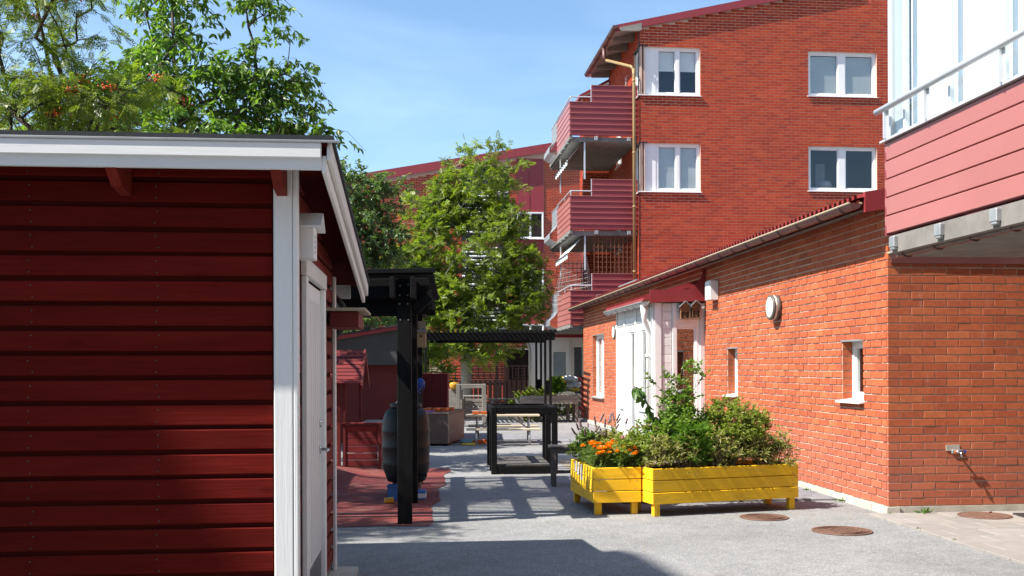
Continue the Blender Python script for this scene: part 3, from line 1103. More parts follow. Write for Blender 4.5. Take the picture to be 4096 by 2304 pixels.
# ------------------------------------------------------------------ glazed balcony above the corner
GX, GY1, GY0 = 4.14, 8.845, 4.6
gb = thing('glazed_balcony', 'glazed balcony with faded red cladding and white curtains above the brick corner', 'balcony', T(GX, GY1, 2.55))
FG = T(GX, GY1) @ RZ(-90)                    # u towards the viewer, y into the balcony
GLn = GY1 - GY0
pb0, pb1 = 2.626, 3.427
for k in range(5):
    z0 = pb0 + k * (pb1 - pb0) / 5
    h = (pb1 - pb0) / 5
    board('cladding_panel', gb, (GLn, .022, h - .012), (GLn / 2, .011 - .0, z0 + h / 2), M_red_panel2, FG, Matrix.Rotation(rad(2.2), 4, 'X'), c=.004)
    board('cladding_panel', gb, (1.2, .022, h - .012), (.6 + .03, .012, z0 + h / 2), M_red_panel2, T(GX, GY1 + .0) @ T(0, 0), Matrix.Rotation(rad(180), 4, 'Z'), c=.004) if False else None
bk = MB()
bk.box(0.004, GLn, .026, .06, pb0, pb1)
bk.box(0.0, .026, .0, 1.3, pb0 - .01, pb1)
bk.build('parapet_backing', M_red_panel, gb, FG)
cp = MB()
cp.box(-.03, GLn, -.035, .09, pb1 + .004, pb1 + .022)
cp.build('parapet_cap', M_alu, gb, FG)
hr = MB()
hr.tube([(-.06, -.05, 3.71), (GLn, -.05, 3.71)], .028, 14)
hro = hr.build('handrail', M_alu, gb, FG, smooth=True)
for u in (.10, .82, 1.9, 3.0):
    hp = MB()
    hp.box(u - .008, u + .008, -.06, -.03, pb1 + .022, 3.70)
    hp.box(u - .035, u + .035, -.03, -.022, pb1 + .022, 3.69)
    hp.build('rail_post', M_alu, hro, FG)
mu = MB()
for u in (.03, .30, 1.05, 1.80, 2.55, 3.3, 4.05):
    w = .035 if u != .03 else .06
    mu.cbox(u - w / 2, u + w / 2, .03, .075, pb1 + .022, 6.0, .004)
mu.box(0, GLn, .03, .08, 6.0, 6.12)
mu.box(0, GLn, .035, .075, pb1 + .022, pb1 + .06)
mu.cbox(.0, .20, .07, .10, pb1 + .022, 6.0, .004)
gf = mu.build('glazing_frame', M_alu, gb, FG)
us = (.06, .283, 1.033, 1.783, 2.533, 3.283, 4.033)
for i in range(len(us) - 1):
    MB().quad((us[i], .05, pb1 + .06), (us[i + 1], .05, pb1 + .06), (us[i + 1], .05, 6.0), (us[i], .05, 6.0)).build('pane', M_glass, gf, FG)
cu = MB()
n = 260
for i in range(n + 1):
    u = .24 + (GLn - .3) * i / n
    yv = .16 + .018 * math.sin(u * 38 + 2 * math.sin(u * 5)) + .012 * math.sin(u * 17.3)
    cu.v += [(u, yv, pb1 - .2), (u, yv * 1.0 + .006 * math.sin(u * 50), 5.95)]
for i in range(n):
    cu.f.append((2 * i, 2 * i + 2, 2 * i + 3, 2 * i + 1))
cu.build('curtain', M_curtain, gb, FG, smooth=True)
sl = MB()
sl.box(.0, GLn, .10, 2.1, pb0 - .19, pb0 - .02)
sl.box(.05, GLn, .02, .09, pb0 - .17, pb0 - .02)
sl.build('floor_slab', M_concrete_d, gb, FG)
rs = MB()
rs.box(.0, GLn, 1.66, 1.75, pb1 - .9, 6.2)
rs.box(.0, GLn, .0, 1.75, 6.12, 6.2)
rs.box(.0, .05, .10, 1.66, pb1, 6.12)
rs.build('back_wall', M_white, gb, FG)
for u in (.16, .95, 1.75, 2.6):
    br_ = MB()
    br_.cbox(u - .05, u + .05, -.02, .06, pb0 - .13, pb0 - .035, .006)
    br_.cbox(u - .035, u + .035, -.015, .05, pb0 - .15, pb0 - .125, .006)
    br_.build('bracket', M_galv, gb, FG)
so = MB()
so.box(-.02, GLn, .34, 2.15, 2.50, 2.53)
so.build('soffit', M_beige, gb, FG)
gutter(gb, I4, (4.28, 8.96, 2.478), (4.28, GY0, 2.50), .055, M_gutter_br, M_gutter_lip, brackets=.55, bmat=M_gutter_br)
MB().box(LX + .02, 6.3, LY0 - .035, LY0 - .012, 2.49, 2.60).build('wall_flashing', M_gutter_br, low)

# ------------------------------------------------------------------ paving slabs below the corner
pv = MB()
pv.quad((4.48, -6, .002), (9.5, -6, .002), (9.5, LY0 - .02, .002), (4.48, LY0 - .02, .002))
pav = tag(pv.build('pavement', M_joint), kind='structure')
for r in range(8):
    for c in range(8):
        yy = LY0 - .03 - r * .352
        x = 4.48 + c * .352 - (.176 if r % 2 else 0)
        xa, xb = max(x, 4.48), x + .345
        if xb - xa < .05 or yy < 7.0 or xa > 6.9:
            continue
        board('paving_slab', pav, (round(xb - xa, 3), .345, .03), ((xa + xb) / 2, yy - .175, .004 + rng.uniform(-.002, .0015)), M_slab,
              I4, Matrix.Rotation(rng.uniform(-.006, .006), 4, 'X') @ Matrix.Rotation(rng.uniform(-.006, .006), 4, 'Y') @ RZ(rng.uniform(-.25, .25)), c=.004)
# grey block pavers along the wall by the planters and the porch
pp = MB()
pp.quad((2.25, 11.10, .002), (LX - .05, 11.10, .002), (LX - .05, 16.5, .002), (2.25, 16.5, .002))
strip = tag(pp.build('paver_strip', M_joint), kind='structure')
for r in range(26):
    for c in range(13):
        x = 2.25 + c * .21 - (.105 if r % 2 else 0)
        xa, xb = max(x, 2.25), min(x + .204, LX - .06)
        if xb - xa < .04:
            continue
        board('paver', strip, (round(xb - xa, 3), .134, .05), ((xa + xb) / 2, 11.17 + r * .14, .0 + rng.uniform(-.003, .003)), M_paver, I4,
              Matrix.Rotation(rng.uniform(-.01, .01), 4, 'X'), c=.005)
# paver band across the yard beyond the table
pq = MB()
A = SV @ T(-1.5, 20.6) @ RZ(3)
pq.quad((-.6, 0, .002), (3.4, 0, .002), (3.4, 2.3, .002), (-.6, 2.3, .002))
band = tag(pq.build('paver_band', M_joint, None, A), kind='structure')
for r in range(8):
    for c in range(14):
        board('paver', band, (.28, .275, .03), (-.45 + c * .286, .14 + r * .286, .0), M_paver, A, c=.005)
# concrete path further back
pc_ = MB()
pc_.box(1.2, 4.6, 29.5, 33.3, -.02, .05)
tag(pc_.build('path', M_concrete), kind='structure')
# red rubber play surface with a mound at its back left
rm = MB()
A = SV @ T(-1.0, 9.72) @ RZ(2)
nx, ny = 40, 48
for j in range(ny + 1):
    for i in range(nx + 1):
        x = .12 - 4.6 * i / nx
        y = 5.6 * j / ny
        h = .34 * math.exp(-(((x + 1.9) / .62) ** 2 + ((y - 3.9) / 1.3) ** 2))
        if i == 0:
            x += .03 * math.sin(j * .45) + .015 * math.sin(j * .9)
        if j == 0:
            y += .03 * math.sin(i * .5)
        rm.v.append((x, y, .006 + h))
for j in range(ny):
    for i in range(nx):
        a = j * (nx + 1) + i
        rm.f.append((a, a + nx + 1, a + nx + 2, a + 1))
tag(rm.build('play_surface', M_rubber, None, A, smooth=True), kind='structure')

# manhole covers
def manhole(x, y, r, label, ribs=True):
    F = SV @ T(x, y, .004 if ribs else .0215)
    t = thing('manhole_cover', label, 'manhole cover', F)
    MB().lathe([(r + .03, 0), (r + .028, .006), (r + .006, .006), (r + .004, .0)], 40).build('ring', M_iron, t, F)
    m = MB().lathe([(r, 0), (r, .005), (.001, .006)], 40)
    m.build('lid', M_iron, t, F)
    if ribs:
        q = MB()
        for k in (0.95, .84, .73):
            q.lathe([(r * k, .004), (r * k, .011), (r * (k - .04), .011), (r * (k - .04), .004)], 40)
        for i in range(-4, 5):
            for j in range(-4, 5):
                px, py = i * r * .145, j * r * .145
                if math.hypot(px, py) < r * .62 and (i + j) % 2 == 0:
                    q.box(px - .012, px + .012, py - .004, py + .004, .004, .011)
        tag(q.build('tread_pattern', M_iron, t, F), kind='stuff')


manhole(2.35, 10.22, .205, 'rusty round manhole cover beside the yellow planter legs')
manhole(2.845, 9.36, .235, 'rusty round manhole cover in open asphalt near the brick corner')
manhole(4.47, 10.16, .22, 'flat brown manhole cover set in the pale paving slabs', False)
F = SV @ T(4.98, 10.06, .022)
t = thing('drain_grate', 'dark steel drain grate at the right edge of the slabs', 'drain grate', F)
m = MB()
for i in range(14):
    m.box(-.2 + i * .03, -.19 + i * .03, -.15, .15, 0, .015)
m.box(-.21, .22, -.16, -.15, 0, .016); m.box(-.21, .22, .15, .16, 0, .016)
m.each('bar', M_steel_dark, t, F)
# ------------------------------------------------------------------ tall brick apartment building
AX, AY = 6.35, 28.70
apt = thing('apartment_building', 'tall red brick apartment block with white corner windows and red balconies', 'building', T(AX, AY))
FA = T(AX, AY)
FAS = T(AX, 33.4) @ RZ(-90)                  # side wall facing the yard, u towards the viewer
ztop = lambda u: 10.93 + .225 * (u + .0) if u < 6.2 else 10.93 + .225 * (12.4 - u)
zsn = lambda z: 2.5 + round((z - 2.5) / CRS) * CRS
wr = [(0.0, 1.70, zsn(9.07), zsn(10.38)), (0.0, 1.70, zsn(6.40), zsn(7.72)), (4.83, 6.85, zsn(9.10), zsn(10.43)), (4.83, 6.85, zsn(6.42), zsn(7.75))]
ws = [(4.70 - .86, 4.70, zsn(9.07), zsn(10.38)), (4.70 - .86, 4.70, zsn(6.40), zsn(7.72)), (1.2, 2.1, 5.0, 7.1), (1.2, 2.1, 7.64, 9.74)]
m = MB()
wall_sheet(m, 0, 9.0, 2.4, 12, wr, FA, .12, top=ztop)
wall_sheet(m, 0, 4.70, 0.0, 11.1, ws, FAS, .12)
aw = m.build('wall', M_mortar_d, apt)
b1 = lay_bricks(-.009, 8.4, 2.5, 12.4, wr, 0, top=lambda u: ztop(u) - .03)
b2 = lay_bricks(0, 4.68, 2.5, 11.1, ws, 0)
m = brick_stuff(b1, FA, 11, jit=.0012)
m2 = brick_stuff(b2, FAS, 12, jit=.0012)
m.add(m2.v, m2.f)
tag(m.build('brickwork', M_brick_apt, aw), kind='stuff')
# corner windows: white panel, two-light window, side light
for k, (zl, zh, md) in enumerate(((wr[0][2], wr[0][3], 'half'), (wr[1][2], wr[1][3], 'blind'))):
    cw = MB()
    cw.box(.0, .44, .06, .09, zl, zh)
    cwo = cw.build('corner_panel', M_white, apt, FA)
    MB().box(.0, .50, .05, .088, zl, zh).xf(T(4.70 - .50, 0)).build('corner_panel', M_white, apt, FAS)
    window(apt, FA, .44, 1.70, zl, zh, y=.07, n=2, mode=md, fw=.07, mull=.10, sill=False, glass=M_glass)
    window(apt, FAS, 3.84, 4.20, zl, zh, y=.06, n=1, mode='dark', fw=.05, sill=False)
    s = MB()
    s.prism([(-.07, .06, zl + .01), (-.07, -.07, zl - .02), (-.07, -.07, zl - .04), (-.07, .06, zl - .012)], (1.80, 0, 0))
    s.build('sill', M_white, cwo, FA)
    s = MB()
    s.prism([(3.82, .06, zl + .01), (3.82, -.07, zl - .02), (3.82, -.07, zl - .04), (3.82, .06, zl - .012)], (.88, 0, 0))
    s.build('sill', M_white, cwo, FAS)
    s = MB()
    s.box(-.05, .20, -.03, .1, zh - .002, zh + .02)
    s.build('drip_edge', M_steel_dark, cwo, FA)
    MB().box(3.84, 4.75, -.03, .1, zh - .002, zh + .02).build('drip_edge', M_steel_dark, cwo, FAS)
window(apt, FA, *wr[2], y=.07, n=2, mode='blind', fw=.07, mull=.20, sill_out=.06)
wlow = window(apt, FA, *wr[3], y=.07, n=2, mode='dark', fw=.07, mull=.20, sill_out=.06)
cz0, cz1 = wr[3][2] + .10, wr[3][3] - .10
m = MB()
for i in range(12):
    x = 5.16 + i * .022
    m.quad((x, .30 + .015 * (i % 2), cz0), (x + .022, .30 + .015 * ((i + 1) % 2), cz0), (x + .022, .30 + .015 * ((i + 1) % 2), cz1 - .35), (x, .30 + .015 * (i % 2), cz1 - .35))
m.build('inner_curtain', plain('shaded_cloth', (.12, .12, .125), .9, mode='world'), wlow, FA)
MB().lathe([(.02, 0), (.20, .01), (.22, .10), (.18, .22), (.001, .26)], 18, (5.45, .40, cz0)).build('lamp_shade', plain('grey_shade', (.20, .20, .21), .8), wlow, FA, smooth=True)
# things seen inside the lower right window are only hinted at
for h, md in ((ws[2], 'dark'), (ws[3], 'dark')):
    window(apt, FAS, *h, y=.07, n=1, mode=md, fw=.07)
# roof: verge, eave, rafters, gutter and downpipe
ov = .09
r = MB()
ev = lambda u: 11.03 + .225 * u
r.prism([(-.70, -ov, ev(-.70) + .03), (6.2, -ov, ev(6.2) + .03), (6.2, -ov, ev(6.2) - .10), (-.70, -ov, ev(-.70) - .02)], (0, 4.95, 0))
ro = r.build('roof', M_red_steel, apt, FA)
r = MB()
r.prism([(-.72, -ov - .03, ev(-.72) + .06), (6.2, -ov - .03, ev(6.2) + .06), (6.2, -ov - .03, ev(6.2) - .17), (-.72, -ov - .03, ev(-.72) - .13)], (0, .03, 0))
r.build('verge_flashing', M_red_steel, ro, FA)
r = MB()
r.prism([(-.68, -ov + .01, ev(-.68) - .03), (.0, -ov + .01, ev(0) - .03), (.0, -ov + .01, ev(0) - .05), (-.68, -ov + .01, ev(-.68) - .05)], (0, 4.9, 0))
r.build('soffit', M_galv, ro, FA)
r = MB()
for k in range(6):
    y = -.20 + k * .93
    r = MB()
    r.prism([(-.60, y, ev(-.60) - .05), (.0, y, ev(0) - .05), (.0, y, ev(0) - .25), (-.10, y, ev(0) - .27), (-.60, y, ev(-.6) - .15)], (0, .09, 0))
    r.build('rafter', M_greyw, ro, FA)
gutter(apt, FA, (-.74, -.30, 10.86), (-.74, 4.6, 10.86), .075, M_gutter_br, M_gutter_br, brackets=.7, bmat=M_gutter_br)
d = MB()
d.tube([(-.74, 1.55, 10.80), (-.74, 1.55, 10.55), (-.70, 1.45, 10.40)], .055, 10)
d.build('downpipe_elbow', M_gutter_br, apt, FA, smooth=True)
d = MB()
d.tube([(-.70, 1.46, 10.41), (-.24, .12, 9.86), (-.20, .0, 9.74)], .042, 10)
d.tube([(-.20, .0, 9.76), (-.19, -.02, 9.6), (-.19, -.02, 2.9)], .043, 12)
for z in (9.4, 7.4, 5.9, 4.1):
    d.tube([(-.19, -.02, z), (-.19, -.02, z + .05)], .050, 12)
d.build('downpipe', M_pipe_y, apt, FA, smooth=True)
d = MB()
d.tube([(-.04, .03, 10.9), (-.04, .03, 2.9)], .016, 6)
d.build('lightning_conductor', M_steel_dark, apt, FA)
# side wing behind the balconies
WX = 5.50
wing_h = [(.45, 1.05, 6.9, 8.0), (.45, 1.05, 4.3, 5.4)]
FW = T(WX, 33.4)
m = MB()
wt = lambda u: 10.15 + .55 * u
wall_sheet(m, 0, .86, 2.45, 12, [], FW, .1, top=wt)
wall_sheet(m, 0, .6, 0, 10.2, [], T(WX, 34.0) @ RZ(-90), .1)
ww = m.build('wing_wall', M_mortar_d, apt)
b3 = lay_bricks(0, .84, 2.5, 11, [], 0, top=lambda u: wt(u) - .02)
b4 = lay_bricks(0, .58, 2.5, 10.1, [], 0)
m = brick_stuff(b3, FW, 13, jit=.0012)
m2 = brick_stuff(b4, T(WX, 34.0) @ RZ(-90), 14, jit=.0012)
m.add(m2.v, m2.f)
tag(m.build('brickwork', M_brick_apt, ww), kind='stuff')
m = MB()
m.prism([(WX - .14, 33.25, 10.10), (WX + .85, 33.25, 10.66), (WX + .85, 33.25, 10.74), (WX - .14, 33.25, 10.19)], (0, .9, 0))
m.build('wing_roof', M_red_steel, apt)
m = MB()
for z in (9.0, 6.3):
    m.tube([(WX + .45, 33.36, z - .35), (WX + .45, 33.36, z + .6)], .018, 6)
for i in range(7):
    z = 9.15 + i * .13
    m.bar((AX - .03, 30.4, z), (AX - .03, 30.65, z + .12), .01, .015)
    m.bar((AX - .03, 30.65, z), (AX - .03, 30.4, z + .12), .01, .015)
m.build('wall_lattice', M_white, apt)
# white ground-floor front under the balconies
m = MB()
gx0, gx1, gy = 3.70, 6.3, 33.30
gh = [(4.42 - gx0, 5.0 - gx0, .75, 2.05), (5.10 - gx0, 5.52 - gx0, .12, 2.2)]
wall_sheet(m, 0, gx1 - gx0, 0, 2.42, gh, T(gx0, gy), .06)
gw = m.build('ground_floor_front', M_white, apt)
window(apt, T(gx0, gy), *gh[0], y=0.0, n=1, mode='blind', fw=.06, sill_out=.05)
window(apt, T(gx0, gy), *gh[1], y=0.0, n=1, mode='dark', fw=.05, sill=False, glass=M_glass_hi)
for x in (3.80, 4.30, 5.04):
    board('batten', apt, (.07, .03, 2.4), (x, gy - .018, 1.2), M_white_wz)
m = MB()
m.box(gx0 - .1, gx1, gy - .22, gy - .02, 2.42, 2.64)
m.build('canopy_fascia', M_red_steel, apt)
m = MB()
m.tube([(3.66, gy - .1, 2.45), (3.66, gy - .1, 2.2), (3.74, gy - .05, 2.1), (3.74, gy - .05, .1)], .04, 10)
m.build('ground_downpipe', M_galv, apt, smooth=True)

# ---- balconies: three of them, stacked
BX0, BX1, BY0, BY1 = 4.40, 6.33, 29.0, 31.6


def balcony(zb, nr, hi):
    h = .94 / 6
    pm = MB()
    pm.box(BX0 + .03, BX1, BY0 + .03, BY0 + .05, zb, zb + .94)
    pm.box(BX0 + .03, BX0 + .05, BY0 + .03, BY1, zb, zb + .94)
    pm.box(BX0 + .62, BX1, BY0 + .031, BY0 + .049, zb + .94, zb + 1.40)
    b = pm.build('balcony', M_red_panel, apt)
    for k in range(6):
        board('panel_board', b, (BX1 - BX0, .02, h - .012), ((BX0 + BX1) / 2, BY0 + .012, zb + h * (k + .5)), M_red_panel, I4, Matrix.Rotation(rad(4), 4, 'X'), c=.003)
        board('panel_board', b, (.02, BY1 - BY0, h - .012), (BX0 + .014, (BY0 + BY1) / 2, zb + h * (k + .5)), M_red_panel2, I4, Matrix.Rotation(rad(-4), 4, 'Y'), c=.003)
    for k in range(9):
        z = zb + h * (k + 1) - .004
        x0_ = BX0 if k < 6 else BX0 + .62
        board('panel_rib', b, (round(BX1 - x0_, 3), .022, .014), ((x0_ + BX1) / 2, BY0 - .006, z), M_red_panel2, I4, c=.003)  # paler red stands in for the sunlit lip lines
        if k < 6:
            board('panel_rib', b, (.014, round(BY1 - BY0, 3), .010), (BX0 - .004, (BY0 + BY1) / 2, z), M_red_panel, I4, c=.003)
    for k in range(3):
        board('panel_board', b, (BX1 - BX0 - .62, .02, h - .012), ((BX0 + .62 + BX1) / 2, BY0 + .012, zb + .94 + h * (k + .5)), M_red_panel, I4, Matrix.Rotation(rad(4), 4, 'X'), c=.003)
    s = MB()
    s.box(BX0 + .06, BX1, BY0 + .06, 33.35, zb - .16, zb - .03)
    s.box(BX0 + .0, BX0 + .08, BY0 + .02, 33.3, zb - .10, zb - .01)
    s.build('floor_slab', M_concrete_d, b)
    s = MB()
    for x in (BX0 + .75, BX1 - .25):
        s.cbox(x - .05, x + .05, BY0 - .01, BY0 + .06, zb - .13, zb - .025, .005)
    for y in (BY0 + .5, BY0 + 1.2, BY0 + 1.9):
        s.cbox(BX0 - .02, BX0 + .05, y - .05, y + .05, zb - .13, zb - .025, .005)
    s.each('bracket', M_galv, b)
    s = MB()
    s.tube([(BX0 + .62, BY0 + .02, zb + 1.08), (BX0 + .04, BY0 + .02, zb + 1.08), (BX0 + .03, BY0 + .06, zb + 1.08), (BX0 + .03, BY1, zb + 1.08)], .02, 8)
    for p in ((BX0 + .03, BY0 + .03), (BX0 + .03, BY0 + 1.2), (BX0 + .03, BY1 - .05), (BX0 + .615, BY0 + .02)):
        s.box(p[0] - .012, p[0] + .012, p[1] - .012, p[1] + .012, zb + .9, zb + (1.42 if p[0] > BX0 + .5 else 1.08))
    s.build('railing', M_alu, b, smooth=False)
    # bowed bars of the French railing beyond the panels
    s = MB()
    for i in range(12):
        y = BY1 + .06 + i * .11
        s.tube([(BX0 + .03, y, zb + 1.05), (BX0 + .02, y, zb + .50), (BX0 - .06, y, zb + .36), (BX0 - .22, y, zb + .22), (BX0 - .23, y, zb + .06), (BX0 - .10, y, zb - .02), (BX0 + .05, y, zb - .03)], .012, 5)
    s.bar((BX0 + .03, BY1, zb + 1.05), (BX0 + .03, BY1 + 1.4, zb + 1.05), .03, .03)
    s.bar((BX0 + .02, BY1, zb + .45), (BX0 + .02, BY1 + 1.4, zb + .45), .02, .02)
    tag(s.build('bowed_bars', M_galv, b), kind='stuff')
    return b


B1 = balcony(7.95, 0, 0)
B2 = balcony(5.32, 1, 0)
B3 = balcony(2.68, 2, 0)
# posts and awnings under the two upper balconies
for (b, zt, zb_) in ((B1, 7.80, 6.75), (B2, 5.17, 4.2)):
    s = MB()
    s.box(BX0 + .42, BX0 + .46, BY0 + .10, BY0 + .14, zb_, zt)
    s.box(BX0 + .08, BX0 + .11, BY1 - .1, BY1 - .06, zb_, zt)
    s.each('awning_post', M_alu, b)
    a = MB()
    n = 15
    for i in range(n + 1):
        y = BY0 + .15 + i * (2.6 / n)
        w = .02 * (i % 2)
        a.v += [(BX0 + .38, y, zt - .03), (BX0 - .04 + w, y, zt - .50), (BX0 - .05 + w, y, zt - .62 - .03 * (i % 2))]
    for i in range(n):
        k = 3 * i
        a.f += [(k, k + 1, k + 4, k + 3), (k + 1, k + 2, k + 5, k + 4)]
    a.build('awning', M_awning, b)
    s = MB()
    s.tube([(BX0 + .38, BY0 + .12, zt - .03), (BX0 + .38, BY1 + .2, zt - .03)], .035, 8)
    s.tube([(BX0 - .05, BY0 + .12, zt - .5), (BX0 - .05, BY1 + .2, zt - .5)], .015, 6)
    s.build('awning_roller', M_steel_dark, b)
# timber trellis on the lowest balcony and a net with plants at its corner
tr = thing('trellis', 'brown lattice trellis standing on the lowest red balcony', 'trellis', T(BX0 + .7, BY0 + .12, 4.05))
for i in range(11):
    board('lath', tr, (.022, .012, 1.10), (BX0 + .70 + i * .118, BY0 + .10, 4.63), M_trellis)
for i in range(8):
    board('lath', tr, (1.22, .012, .022), (BX0 + .70 + .60, BY0 + .112, 4.14 + i * .142), M_trellis)
tr2 = thing('trellis', 'dark lattice trellis at the back of the lowest red balcony', 'trellis', T(BX0 + .15, BY1 + .9, 2.7))
for i in range(8):
    board('lath', tr2, (.022, .012, 1.75), (BX0 + .10 + i * .13, BY1 + .9, 3.95), M_trellis)
for i in range(12):
    board('lath', tr2, (1.0, .012, .022), (BX0 + .10 + .46, BY1 + .912, 3.15 + i * .142), M_trellis)
nt_ = thing('balcony_net', 'pale bird net hung from the awning over the lowest balcony corner', 'net', T(BX0 + .1, BY0 + .3, 2.9))
m = MB()
rn = random.Random(5)
for i in range(34):
    f = i / 33
    x0, y0 = BX0 + .45 - .35 * f, BY0 + .15 + 1.6 * f
    x1, y1 = BX0 + .55 - .75 * f + rn.uniform(-.05, .05), BY0 + .05 + 2.3 * f
    pts = []
    for k in range(6):
        q = k / 5
        pts.append((x0 + (x1 - x0) * q + .05 * math.sin(q * 3.1) * (1 if f < .5 else -1), y0 + (y1 - y0) * q, 4.75 + (3.35 - 4.75) * q - .15 * math.sin(q * 3.14) * (f - .3)))
    m.tube(pts, .0028, 3, False)
for k in range(12):
    q = k / 11
    pts = []
    for i in range(9):
        f = i / 8
        x0, y0 = BX0 + .45 - .35 * f, BY0 + .15 + 1.6 * f
        x1, y1 = BX0 + .55 - .75 * f, BY0 + .05 + 2.3 * f
        pts.append((x0 + (x1 - x0) * q, y0 + (y1 - y0) * q, 4.75 - 1.4 * q))
    m.tube(pts, .0028, 3, False)
tag(m.build('mesh_cords', M_net, nt_), kind='stuff')

# ------------------------------------------------------------------ far apartment building
FY, fx0 = 49.75, -5.5
fr = thing('far_apartment_building', 'far red brick apartment block with red panel bay behind the rowan tree', 'building', T(2, FY))
FF2 = T(fx0, FY)
U = lambda x: x - fx0
ft = lambda u: 10.32 + .183 * (u - U(-.92))
cols = [(U(-.2), U(2.15)), (U(4.98), U(6.28))]
m = MB()
wall_sheet(m, 0, U(10.5), 0, 12, [], FF2, .1, top=ft)
fw_ = m.build('wall', M_mortar_d, fr)
bs = lay_bricks(0, U(10.5), 1.5, 12.6, [(U(2.35), U(4.60), 0, 14), (U(4.98), U(6.30), 0, 14)], 0, top=lambda u: ft(u) - .05)
tag(brick_stuff(bs, FF2, 21, jit=.001).build('brickwork', M_brick_apt, fw_), kind='stuff')
m = MB()
m.prism([(fx0 - .3, FY - .35, ft(0) + .02), (10.8, FY - .35, ft(U(10.8)) + .02), (10.8, FY - .35, ft(U(10.8)) + .42), (fx0 - .3, FY - .35, ft(0) + .42)], (0, 9, 0))
m.build('roof', M_red_steel, fr)
# red panel bay with windows
zw = [(8.46 - .09, 8.46 + 1.24 - 1.24), ]
m = MB()
m.box(4.98, 6.28, FY - .05, FY - .01, 0, ft(U(5.6)) - .1)
m.build('red_panel_bay', M_red_steel, fr)
for (z0, z1) in ((7.60, 8.86), (4.93, 6.19), (2.27, 3.53)):
    wv = window(fr, T(0, FY - .13), 5.0, 6.26, z0, z1, y=0.0, n=2, mode='dark', fw=.05, mull=.05, sill_out=.08, room=False, glass=M_glass_hi)
    MB().box(5.03, 6.23, FY - .046 - .02, FY - .052, z0 + .05, z1 - .05).build('room', M_room, wv)
m = MB()
m.box(5.58, 5.60, FY - .065, FY - .051, 0, 11)
m.build('panel_seam', M_red_steel, fr)
# stairwell with white sun louvres
m = MB()
m.box(2.35, 4.60, FY - .02, FY - .012, 0, ft(U(3.4)) - .1)
m.build('stairwell_glass', M_room, fr)
for k in range(44):
    z = 2.0 + k * .19
    if k % 14 in (0, 1, 2):
        continue
    board('louvre', fr, (2.2, .10, .07), (3.475, FY - .12, z), M_white, I4, Matrix.Rotation(rad(25), 4, 'X'), c=.01)
m = MB()
for z in (4.6, 7.25):
    m.box(2.35, 4.60, FY - .09, FY - .03, z - .25, z + .2)
m.each('louvre_band', M_red_steel, fr)

# ------------------------------------------------------------------ garage with a corrugated roof, far back
gr = thing('garage', 'low brick outbuilding with dark red doors behind the fence', 'outbuilding', SV @ T(1.2, 41))
FGa = SV @ T(-3.0, 41.5)
m = MB()
wall_sheet(m, 0, 4.6, 0, 2.4, [(2.35, 3.95, 0, 2.2)], FGa, .12)
gw_ = m.build('wall', M_mortar_d, gr)
tag(brick_stuff(lay_bricks(0, 4.6, .05, 2.4, [(2.35, 3.95, 0, 2.2)], 0), FGa, 31).build('brickwork', M_brick_apt, gw_), kind='stuff')
m = MB()
m.box(2.36, 3.94, .06, .10, .02, 2.19)
m.build('door', M_dark_fence, gr, FGa)
m = MB()
for i in range(40):
    x = -.2 + i * .125
    m.add([(x, -.55, 2.55), (x + .04, -.55, 2.59), (x + .08, -.55, 2.59), (x + .125, -.55, 2.55), (x, 3, 2.9), (x + .04, 3, 2.94), (x + .08, 3, 2.94), (x + .125, 3, 2.9)],
          [(0, 1, 5, 4), (1, 2, 6, 5), (2, 3, 7, 6)])
m.box(-.2, 4.8, -.5, -.46, 2.36, 2.54)
m.build('roof', M_roofred, gr, FGa)
MB().box(1.9, 4.9, -2.2, -.56, 2.40, 2.52).build('canopy', M_dark_fence, gr, FGa)
m = MB()
for x in (2.0, 4.7):
    m.box(x, x + .10, -2.15, -2.05, 0, 2.39)
m.each('canopy_post', M_dark_fence, gr, FGa)
m = MB()
for x in (2.3, 3.0, 3.7):
    m.box(x, x + .10, -.5, -.4, 0, 2.4)
m.each('post', M_dark_fence, gr, FGa)

# ------------------------------------------------------------------ off-frame neighbours that shade the yard
nb = thing('neighbour_block', 'tall brick block left of the yard, outside the view', 'building', SV @ T(-13, -2))
foot = [Vector(p) for p in ((-17.15, -3.55, 0), (-10.07, 2.86, 0), (-10.27, 3.80, 0), (-10.41, 4.02, 0), (-17.41, 2.22, 0))]
m = MB()
m.prism(foot, (0, 0, 14.0))
m.build('wall', M_brick_apt, nb, SV)
m = MB()
m.prism([p + Vector((0, 0, 14.004)) for p in foot], (0, 0, .1))
m.build('roof', M_felt, nb, SV)
rbk = thing('right_block', 'rendered block carrying the glazed balcony, outside the view', 'building', T(6.4, 6))
m = MB()
m.box(6.32, 12, -6, 9.6, 0, 8)
m.build('wall', plain('pale_render', (.20, .17, .16), .9, mode='world'), rbk)


bbk = thing('sky_blocker', 'unseen dark block added behind the viewpoint to cut sky light on front walls', 'building', T(0, -9))
m = MB()
m.box(-7, 16, -18, -7.5, 0, 10)  # unseen mass added to reduce sky fill on walls facing the viewer
m.build('wall', plain('blocker_dark', (.10, .10, .105), .9, mode='world'), bbk)
m = MB()
m.box(-7.3, 16.3, -18, -7.2, 10, 10.2)
m.build('roof', M_felt, bbk)
